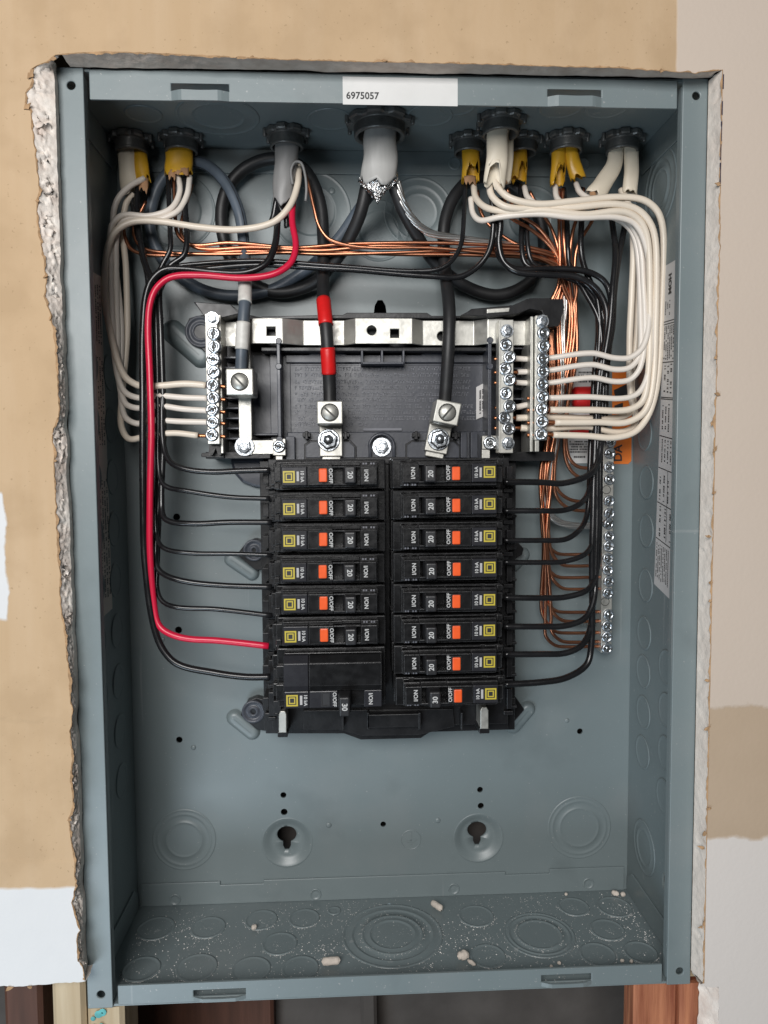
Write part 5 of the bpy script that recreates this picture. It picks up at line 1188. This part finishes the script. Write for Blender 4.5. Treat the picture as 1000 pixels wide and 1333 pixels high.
# --- black and red to the breakers above the double pole one
GB = 'black hot wires'
LB = [
 ([(180, 240, 22), (178, 270, 26), (182, 310, 30), (190, 345, 34), (203, 375, 38), (209, 430, 42), (211, 520, 46), (212, 575, 50), (220, 600, 54), (240, 610, 57), (275, 614, 58), (310, 613, 58), (352, 612, 58)], 'black wire to the topmost breaker above the double pole breaker', 1.85),
 ([(219, 228, 20), (220, 265, 28), (222, 305, 36), (222, 325, 38), (212, 345, 38), (203, 365, 39), (204, 420, 43), (206, 540, 47), (206, 610, 50), (214, 632, 54), (245, 639, 57), (300, 647, 58), (352, 649, 58)], 'black wire to the second breaker above the double pole breaker', 1.6),
 ([(241, 232, 21), (241, 270, 29), (244, 310, 37), (240, 332, 39), (222, 346, 39), (209, 365, 40), (210, 430, 44), (213, 560, 47), (210, 655, 50), (216, 676, 54), (250, 681.5, 57), (300, 680, 58), (354, 680, 58)], 'black wire to the third breaker above the double pole breaker', 1.85),
 ([(606, 242, 26), (604, 280, 34), (600, 318, 40), (588, 340, 42), (570, 351, 42), (540, 353, 41), (480, 350, 40), (430, 346, 40), (350, 340, 40), (260, 343, 39), (218, 352, 38), (201, 380, 38), (199, 450, 41), (202, 600, 45), (203, 690, 49), (212, 712, 54), (240, 719, 57), (300, 721, 58), (354, 723, 58)], 'thin black wire arching over from the narrow yellow jacket to the fourth breaker', 1.5),
 ([(640, 250, 44), (642, 290, 42), (637, 325, 41), (622, 347, 40), (598, 361, 40), (560, 360, 40), (500, 355, 39), (430, 350, 39), (350, 345, 38), (265, 350, 37), (222, 358, 36), (207, 385, 36), (205, 460, 39), (208, 620, 43), (203, 715, 48), (207, 742, 53), (232, 755, 57), (290, 762, 58), (354, 764, 58)], 'black wire from the forward white jacket crossing to the fifth breaker', 1.85),
 ([(172, 256, 22), (176, 290, 24), (184, 330, 28), (192, 360, 32), (196, 420, 36), (200, 520, 40), (207, 640, 44), (205, 740, 47), (204, 765, 50), (211, 783, 54), (230, 791, 57), (280, 793, 58), (354, 801, 58)], 'black wire looping lowest of the 20 amp blacks to the breaker below the fifth', 1.6),
 ([(362, 272, 30), (361, 300, 38), (357, 322, 43), (345, 344, 46), (318, 355, 47), (280, 354, 46), (240, 350, 45), (212, 352, 45), (194, 372, 46), (187, 420, 48), (186, 520, 52), (186, 650, 54), (190, 740, 55), (197, 800, 56), (210, 842, 57), (232, 865, 58), (280, 876, 58), (320, 881, 58), (352, 881, 58)], 'thick black wire from the grey jacket sweeping down to the double pole breaker', 2.2)]
for pp, lb_, r_ in LB: wire('black_wire', lb_, pp, r_, 'black_wire', group=GB, seg=12)
wire('red_wire', 'bright red wire from the grey jacket down to the breaker above the double pole one', [(382, 262, 32), (381, 290, 40), (385, 320, 45), (378, 342, 48), (355, 357, 50), (315, 362, 50), (260, 358, 49), (222, 361, 49), (202, 378, 50), (194, 410, 51), (195, 480, 54), (197, 560, 56), (195, 640, 56), (196, 720, 55), (200, 785, 55), (208, 816, 56), (235, 830, 58), (285, 834, 58), (350, 841, 58)], 2.1, 'red_wire', seg=12)
wire('black_wire', 'short curled black offcut end beside the white wire under the grey jacket', [(354, 289, 30), (357, 280, 31), (361, 262, 32), (366, 272, 33), (373, 284, 33), (374, 296, 32)], 1.9, 'black_wire', group=GB)
# --- black to the breakers facing the ground bar
def rb(top, xb, k, yb, r_, lab, db=46):
    ye = [627.5, 665, 703.5, 732, 778, 815.5, 851.5, 890][k]
    low = [(xb - 7, ye - 55, db + 4), (xb - 11, ye - 28, db + 8), (xb - 22, ye - 10, 55), (735, ye - 1 + (k < 1) * 2, 57), (705, ye, 58), (655, ye, 58)]
    if k == 7: low = [(771, 700, db + 4), (771, 800, db + 5), (770, 838, db + 6), (764, 865, 52), (738, 882, 56), (705, 888, 58), (655, 891, 58)]
    wire('black_wire', lab, top + [(xb, yb, db), (xb - 4, 570, db)] + low, r_, 'black_wire', group=GB, seg=12)
rb([(645, 258, 46), (651, 290, 42), (649, 318, 41), (656, 342, 41), (675, 355, 42), (715, 358, 42), (752, 361, 42), (778, 378, 42), (790, 410, 42)], 779, 7, 500, 2.1, 'thick black wire from the forward white jacket to the 30 amp single breaker', 44)
rb([(652, 258, 44), (645, 288, 40), (646, 315, 39), (652, 338, 39), (672, 351, 40), (715, 350, 40), (762, 353, 40), (788, 368, 40), (796, 400, 40)], 790, 0, 480, 2.0, 'black wire to the topmost breaker facing the ground bar', 40)
rb([(678, 242, 24), (679, 290, 30), (679, 325, 34), (686, 346, 35), (715, 352, 36), (755, 364, 36), (778, 392, 36)], 778, 1, 480, 1.8, 'black wire to the second breaker facing the ground bar', 36)
rb([(690, 258, 26), (686, 290, 30), (687, 322, 33), (694, 343, 33), (720, 356, 33), (756, 370, 33), (777, 400, 34)], 773, 2, 500, 1.7, 'black wire to the third breaker facing the ground bar', 36)
rb([(734, 245, 26), (738, 290, 32), (739, 325, 35), (743, 352, 34), (760, 378, 34), (780, 420, 36)], 783, 3, 500, 1.7, 'black wire to the fourth breaker facing the ground bar', 38)
rb([(757, 245, 27), (757, 285, 32), (756, 325, 34), (762, 352, 33), (778, 388, 34), (788, 430, 36)], 786, 4, 500, 1.9, 'black wire to the fifth breaker facing the ground bar', 40)
rb([(793, 255, 27), (797, 290, 32), (801, 330, 40), (798, 375, 44), (794, 420, 45)], 782, 5, 500, 2.0, 'black wire to the sixth breaker facing the ground bar', 44)
rb([(815, 258, 27), (814, 290, 32), (806, 330, 38), (800, 380, 42), (796, 430, 42)], 778, 6, 520, 2.0, 'black wire to the breaker just above the 30 amp single breaker', 42)

# --- bare copper grounds
GC = 'bare copper ground wires'
gend = [609, 622, 652, 664, 697, 722, 737, 752, 767, 797, 809, 824, 836, 842]
def down(i, y_end, x_up, x_mid):
    xv = 702 + (i * 7.3) % 15; rj = random.Random(i * 5 + 2); j1, j2, j3 = rj.uniform(-4, 4), rj.uniform(-4, 5), rj.uniform(-3, 3); e1, e2 = rj.uniform(-3, 4), rj.uniform(-4, 4)
    if i < 2: return [(x_up, 400, 26), (x_mid + 6, 470, 26), (738 - i * 2, 540, 20), (737 - i * 2, y_end - 34, 18), (742, y_end - 12, 16), (755, y_end - 1, 15), (785, y_end - 1, 14)]
    if i < 4: return [(x_up, 400, 26), (x_mid, 470, 26), (728, 550, 20), (722, y_end - 30, 18), (730, y_end - 10, 16), (748, y_end, 15), (785, y_end, 14)]
    return [(x_up, 400, 26), (x_mid, 480, 27), (xv + 7, 560, 24), (xv + j1, 620, 21 + e1), (xv + j2, (620 + y_end - 34) / 2, 19 + e2), (xv + j3, y_end - 34, 18 + e1 * .5), (xv + 4, y_end - 14, 17), (xv + 16, y_end - 2, 16), (xv + 32, y_end, 15), (785, y_end - 1, 14)]
tops = [  # from the far cables across the bundle
 ([(190, 262, 22), (174, 300, 24), (185, 322, 28), (215, 329, 30), (300, 331, 31), (400, 328, 31), (520, 331, 31), (640, 333, 31), (705, 339, 30), (735, 356, 28)], 'bare copper ground from the narrow torn yellow jacket along the bundle bottom'),
 ([(226, 232, 19), (228, 280, 24), (232, 306, 28), (250, 319, 30), (300, 316, 31), (380, 322, 33), (450, 318, 33), (540, 316, 33), (640, 319, 32), (700, 325, 31), (738, 345, 28)], 'bare copper ground from the wide yellow jacket along the bundle top'),
 ([(250, 240, 20), (236, 292, 25), (240, 312, 28), (262, 324, 30), (330, 322, 32), (420, 326, 33), (500, 320, 34), (600, 326, 33), (690, 333, 31), (733, 352, 29)], 'second bare copper ground from the wide yellow jacket'),
 ([(397, 226, 30), (402, 240, 34), (409, 270, 36), (416, 295, 36), (430, 312, 36), (470, 322, 35), (560, 323, 34), (640, 330, 33), (700, 336, 31), (730, 358, 28)], 'bright bare copper ground curving out of the grey jacket'),
 ([(168, 258, 22), (160, 290, 24), (172, 325, 27), (215, 333, 29), (320, 327, 30), (430, 331, 31), (540, 328, 32), (650, 324, 31), (710, 331, 30), (741, 352, 27)], 'bare copper ground from the flat white jacket'),
 ([(622, 248, 24), (626, 275, 26), (640, 296, 28), (672, 318, 29), (708, 330, 29), (737, 360, 26)], 'bare copper ground from the narrow yellow jacket joining the bundle end'),
 ([(655, 250, 42), (662, 280, 38), (688, 297, 34), (712, 316, 31), (728, 340, 30), (735, 370, 28)], 'bare copper ground from the broad white jacket'),
 ([(660, 246, 40), (672, 276, 36), (700, 296, 33), (720, 322, 31), (729, 350, 29), (733, 375, 27)], 'bare copper ground from the slim white jacket'),
 ([(690, 250, 26), (702, 272, 28), (717, 296, 29), (726, 322, 30), (730, 345, 29), (731, 372, 27)], 'bare copper ground from the yellow jacket behind the white pair'),
 ([(728, 246, 27), (728, 280, 30), (728, 310, 32), (729, 340, 31), (727, 370, 28)], 'bare copper ground dropping straight from the straight yellow jacket'),
 ([(733, 246, 28), (733, 290, 32), (735, 325, 33), (738, 350, 31), (742, 375, 28)], 'second bare copper ground under the straight yellow jacket'),
 ([(760, 245, 28), (754, 275, 31), (746, 300, 33), (742, 330, 33), (744, 352, 31), (748, 375, 28)], 'bare copper ground from the leaning yellow jacket'),
 ([(780, 256, 28), (772, 285, 30), (752, 320, 31), (748, 350, 30), (751, 378, 28)], 'bare copper ground from the bending white jacket'),
]
order = [13, 8, 5, 10, 11, 12, 9, 6, 7, 2, 0, 1, 3]
for i, (pp, lb_) in enumerate(tops):
    k = order[i]; xu = [719, 722, 716, 725, 720, 728, 745, 742, 748, 717, 744, 750, 747][i]
    wire('copper_wire', lb_, pp + down(k, gend[k], xu, [720, 718, 722, 727, 716, 730, 738, 735, 741, 717, 739, 744, 741][i]), 1.22, 'copper', group=GC, seg=8, wob=.0003)
# tinned stranded neutral/ground of the service cable: strands twisted round one path
core = spline(pxpath([(517, 236, 44), (524, 262, 42), (538, 286, 38), (560, 303, 34), (600, 311, 31), (660, 320, 29), (705, 329, 27), (726, 348, 25), (735, 375, 24), (732, 430, 26), (731, 500, 26), (724, 570, 22), (714, 620, 20), (713, 660, 18), (722, 676, 17), (745, 684, 16), (785, 684, 14)]), 10)
t = thing('stranded_ground', 'tinned stranded bare conductor from the service cable down to the ground bar', 'wire', core[0])
for s in range(7):
    mb = MB(); out = []
    for i, p in enumerate(core):
        T = (core[min(i + 1, len(core) - 1)] - core[max(i - 1, 0)]).normalized(); A = T.cross(Vector((0, 1, 0))).normalized(); B = A.cross(T)
        a = s * math.pi / 3 + i * .14; rr = 0 if s == 6 else .0016
        out.append(p + A * (rr * math.cos(a)) + B * (rr * math.sin(a)))
    mb.tube(out, .0009, 6); mb.build('strand', 'tinned_strand', t)
# --- service conductors
def cable(label, pp, r_mm, material, tapes, wstripe=None):
    pts = pxpath(pp); path = spline(pts, 12); t = thing('service_cable', label, 'cable', pts[0], 'service conductors'); mb = MB(); mb.tube(path, r_mm / 1000, 18); mb.build('insulation', material, t)
    for (p0, p1, m_) in tapes:
        z0, z1 = P(*p0).z, P(*p1).z; seg_ = [p for p in path[len(path) // 2:] if z1 <= p.z <= z0]
        mb = MB(); mb.tube(seg_, r_mm / 1000 + .0006, 18); mb.build('tape', m_, t)
    return t, path
cable('thick black service cable looped once and marked with red tape above its lug', [(478, 240, 42), (470, 275, 38), (460, 300, 33), (440, 335, 24), (405, 370, 14), (355, 380, 10), (310, 352, 9), (290, 305, 9), (292, 255, 9), (318, 220, 10), (360, 206, 12), (397, 222, 16), (416, 262, 20), (421, 310, 22), (421, 350, 28), (421, 385, 40), (424, 420, 49), (427, 460, 50), (429, 500, 46), (429.5, 526, 45)], 4.1, 'black_cable',
      [((422, 389, 45), (424, 425, 45), 'red_tape'), ((426, 453, 50), (428, 489, 50), 'red_tape')])
cable('thick unmarked black service cable looped towards the ground bar', [(512, 240, 42), (524, 272, 38), (542, 305, 30), (565, 340, 20), (605, 372, 12), (650, 384, 9), (692, 364, 8), (708, 320, 8), (695, 270, 8), (655, 235, 8), (618, 232, 12), (592, 255, 18), (579, 290, 22), (578, 330, 24), (581, 365, 32), (585, 405, 46), (584, 450, 50), (581, 500, 47), (579, 524, 45)], 4.1, 'black_cable', [])
gt, gpath = cable('grey service cable with dark stripes and white tape to the neutral lug', [(488, 245, 36), (468, 272, 27), (440, 312, 18), (400, 350, 12), (345, 380, 10), (280, 382, 10), (222, 350, 9), (196, 300, 9), (203, 250, 9), (228, 218, 10), (262, 212, 14), (292, 236, 20), (311, 275, 24), (318, 320, 26), (319, 360, 36), (319, 390, 45), (317, 420, 48), (315, 455, 48), (314, 482, 47)], 3.75, 'grey_cable',
      [((319, 362, 40), (319, 396, 45), 'white_tape'), ((317, 418, 48), (315, 455, 48), 'white_tape')])
for a0 in (.3, 1.5):
    mb = MB(); vs = []; i0, i1 = len(gpath) // 2 + 8, int(len(gpath) * .78)
    for i in range(i0, i1):
        p = gpath[i]; T = (gpath[i + 1] - gpath[i - 1]).normalized(); A = T.cross(Vector((0, -1, 0))).normalized(); B = Vector((0, -1, 0))
        dv = (A * math.cos(a0) + B * math.sin(a0)).normalized() if a0 < 1 else (A * -.55 + B * .8).normalized()
        side = T.cross(dv).normalized(); q = p + dv * .00378; wv = .00035 + .00025 * noise.noise(Vector((i * .6, a0, 0)))
        vs += [q - side * wv, q + side * wv]
    mb.add(vs, [(2 * i, 2 * i + 1, 2 * i + 3, 2 * i + 2) for i in range(len(vs) // 2 - 1)]); mb.build('stripe', 'black_print', gt)
# slit lips of the grey jacket
mb = MB(); mb.tube(spline(pxpath([(381, 240, 34), (379, 222, 36), (384, 211, 37), (392, 212, 37), (397, 226, 36), (399, 245, 35), (398, 262, 34)]), 6), .0009, 8); mb.build('slit_lip', 'grey_jacket', tg)

# ================================================================== DEBRIS ON THE BOX FLOOR
def crumb(px, py, l_mm, r_mm, ang, label, seed, cyl_=True):
    rnd = random.Random(seed); c = floor_at(px, py) + Vector((0, 0, r_mm / 1000 + .0008)); n_, K = 12, 12; vs = []; ax = Vector((math.cos(ang), math.sin(ang), 0)); sd = Vector((-ax.y, ax.x, 0))
    for i in range(n_ + 1):
        t = i / n_ - .5; prof = (max(0.0, 1 - (abs(t) * 2) ** (8 if cyl_ else 2.5))) ** .5 + .06
        for k in range(K):
            a = 2 * math.pi * k / K; rr = r_mm / 1000 * prof * (1 + (.08 if cyl_ else .35) * noise.noise(Vector((t * 6 + seed, math.cos(a) * 1.5, math.sin(a) * 1.5))))
            vs.append(c + ax * (t * l_mm / 1000) + sd * (rr * math.cos(a)) + Vector((0, 0, rr * math.sin(a))))
    mb = MB(); mb.add(vs, [(i * K + k, i * K + (k + 1) % K, (i + 1) * K + (k + 1) % K, (i + 1) * K + k) for i in range(n_) for k in range(K)] + [tuple(range(K)), tuple(n_ * K + k for k in range(K - 1, -1, -1))], True)
    return tag(mb.build('plaster_crumb', 'crumb'), label, 'crumb', 'plaster crumbs on the box floor')
crumb(431, 1257, 12, 2.3, .05, 'smooth pale stick of plaster lying beside the large floor knockout', 1)
crumb(569, 1184, 11, 2.1, -.95, 'pale plaster stick lying diagonally near the small floor hole', 2)
crumb(603, 1250, 8, 2.6, .2, 'rough pale lump of plaster close to the front lip', 3, False)
crumb(614, 1257, 7, 1.2, -.9, 'thin pale sliver trailing from the rough plaster lump', 4, False)
crumb(331, 1211, 4, 1.5, .6, 'tiny plaster pellet at the rim of a floor knockout', 5, False)
crumb(801, 1167, 5.5, 1.7, -.6, 'larger white plaster bit in the far floor corner', 6, False); crumb(811, 1168, 4, 1.5, .4, 'smaller white plaster bit in the far floor corner', 7, False); crumb(737, 1167, 2.5, 1.0, .3, 'tiny white plaster grain behind a floor knockout rim', 8, False)
# loose dust and grains
rnd = random.Random(11); mb = MB()
def grain(p, s):
    a = rnd.uniform(0, 6.3); e = [p + Vector((s * math.cos(a + k * 2.1) * rnd.uniform(.7, 1.3), s * math.sin(a + k * 2.1) * rnd.uniform(.7, 1.3), 0)) for k in range(3)]
    t_ = p + Vector((0, 0, s * .9)); mb.add(e + [t_], [(0, 1, 3), (1, 2, 3), (2, 0, 3)])
for (x, y, r_) in fk:
    if r_ < 6: continue
    c = floor_at(x, y)
    for i in range(80):
        a = rnd.gauss(-1.6, .9); rr = r_ / 1000 + rnd.gauss(.0002, .0007); grain(c + Vector((rr * math.cos(a), rr * math.sin(a), .0002)), rnd.uniform(.00018, .00042))
    for i in range(16): grain(c + Vector((rnd.gauss(0, .0022), rnd.gauss(-.002, .002), .0003)), rnd.uniform(.00015, .0004))
for (x, y, r_) in [(511, 1217, .0335), (511, 1217, .0205), (702, 1217, .0235), (702, 1217, .0152)]:
    c = floor_at(x, y)
    for i in range(220): a = rnd.uniform(0, 6.3); grain(c + Vector((math.cos(a), math.sin(a), 0)) * (r_ + rnd.gauss(0, .0008)) + Vector((0, 0, .0003)), rnd.uniform(.00015, .00036))
for i in range(3800):
    x = rnd.uniform(-w2 + .01, w2 - .008); y = rnd.uniform(.006, D - .004)
    if noise.fractal(Vector((x * 31.7 + 5.3, y * 31.7 + 1.9, 2.4)), .7, 2, 4) > rnd.uniform(-.6, .45): grain(Vector((x, y, FBt + .00015)), abs(rnd.gauss(.00013, .0001)) + .00008)
for (x, y, n_, sp) in [(560, 1262, 40, .006), (812, 1186, 90, .008), (840, 1215, 80, .010), (420, 1240, 80, .006), (250, 1235, 120, .014), (630, 1225, 60, .008), (720, 1255, 50, .01), (590, 1230, 60, .008)]:
    c = floor_at(x, y)
    for i in range(n_):
        q = c + Vector((rnd.gauss(0, sp), rnd.gauss(0, sp), .0002))
        if abs(q.x) < w2 - .004 and .004 < q.y < D - .003: grain(q, abs(rnd.gauss(.00022, .00018)) + .0001)
tag(mb.build('plaster_dust', 'dust'), 'fine pale plaster dust scattered over the box floor', 'dust', kind='stuff')
for i, (x, y) in enumerate([(810, 1254), (822, 1255), (718, 1262), (728, 1257)]):
    crumb(x, y, 2.6, 1.0, i * .8, ['brown grain at the front lip below the corner knockouts', 'second brown grain at the front lip below the corner knockouts', 'reddish grain at the front lip before the round concentric knockout', 'small reddish grain by the round concentric knockout'][i], 20 + i, False)
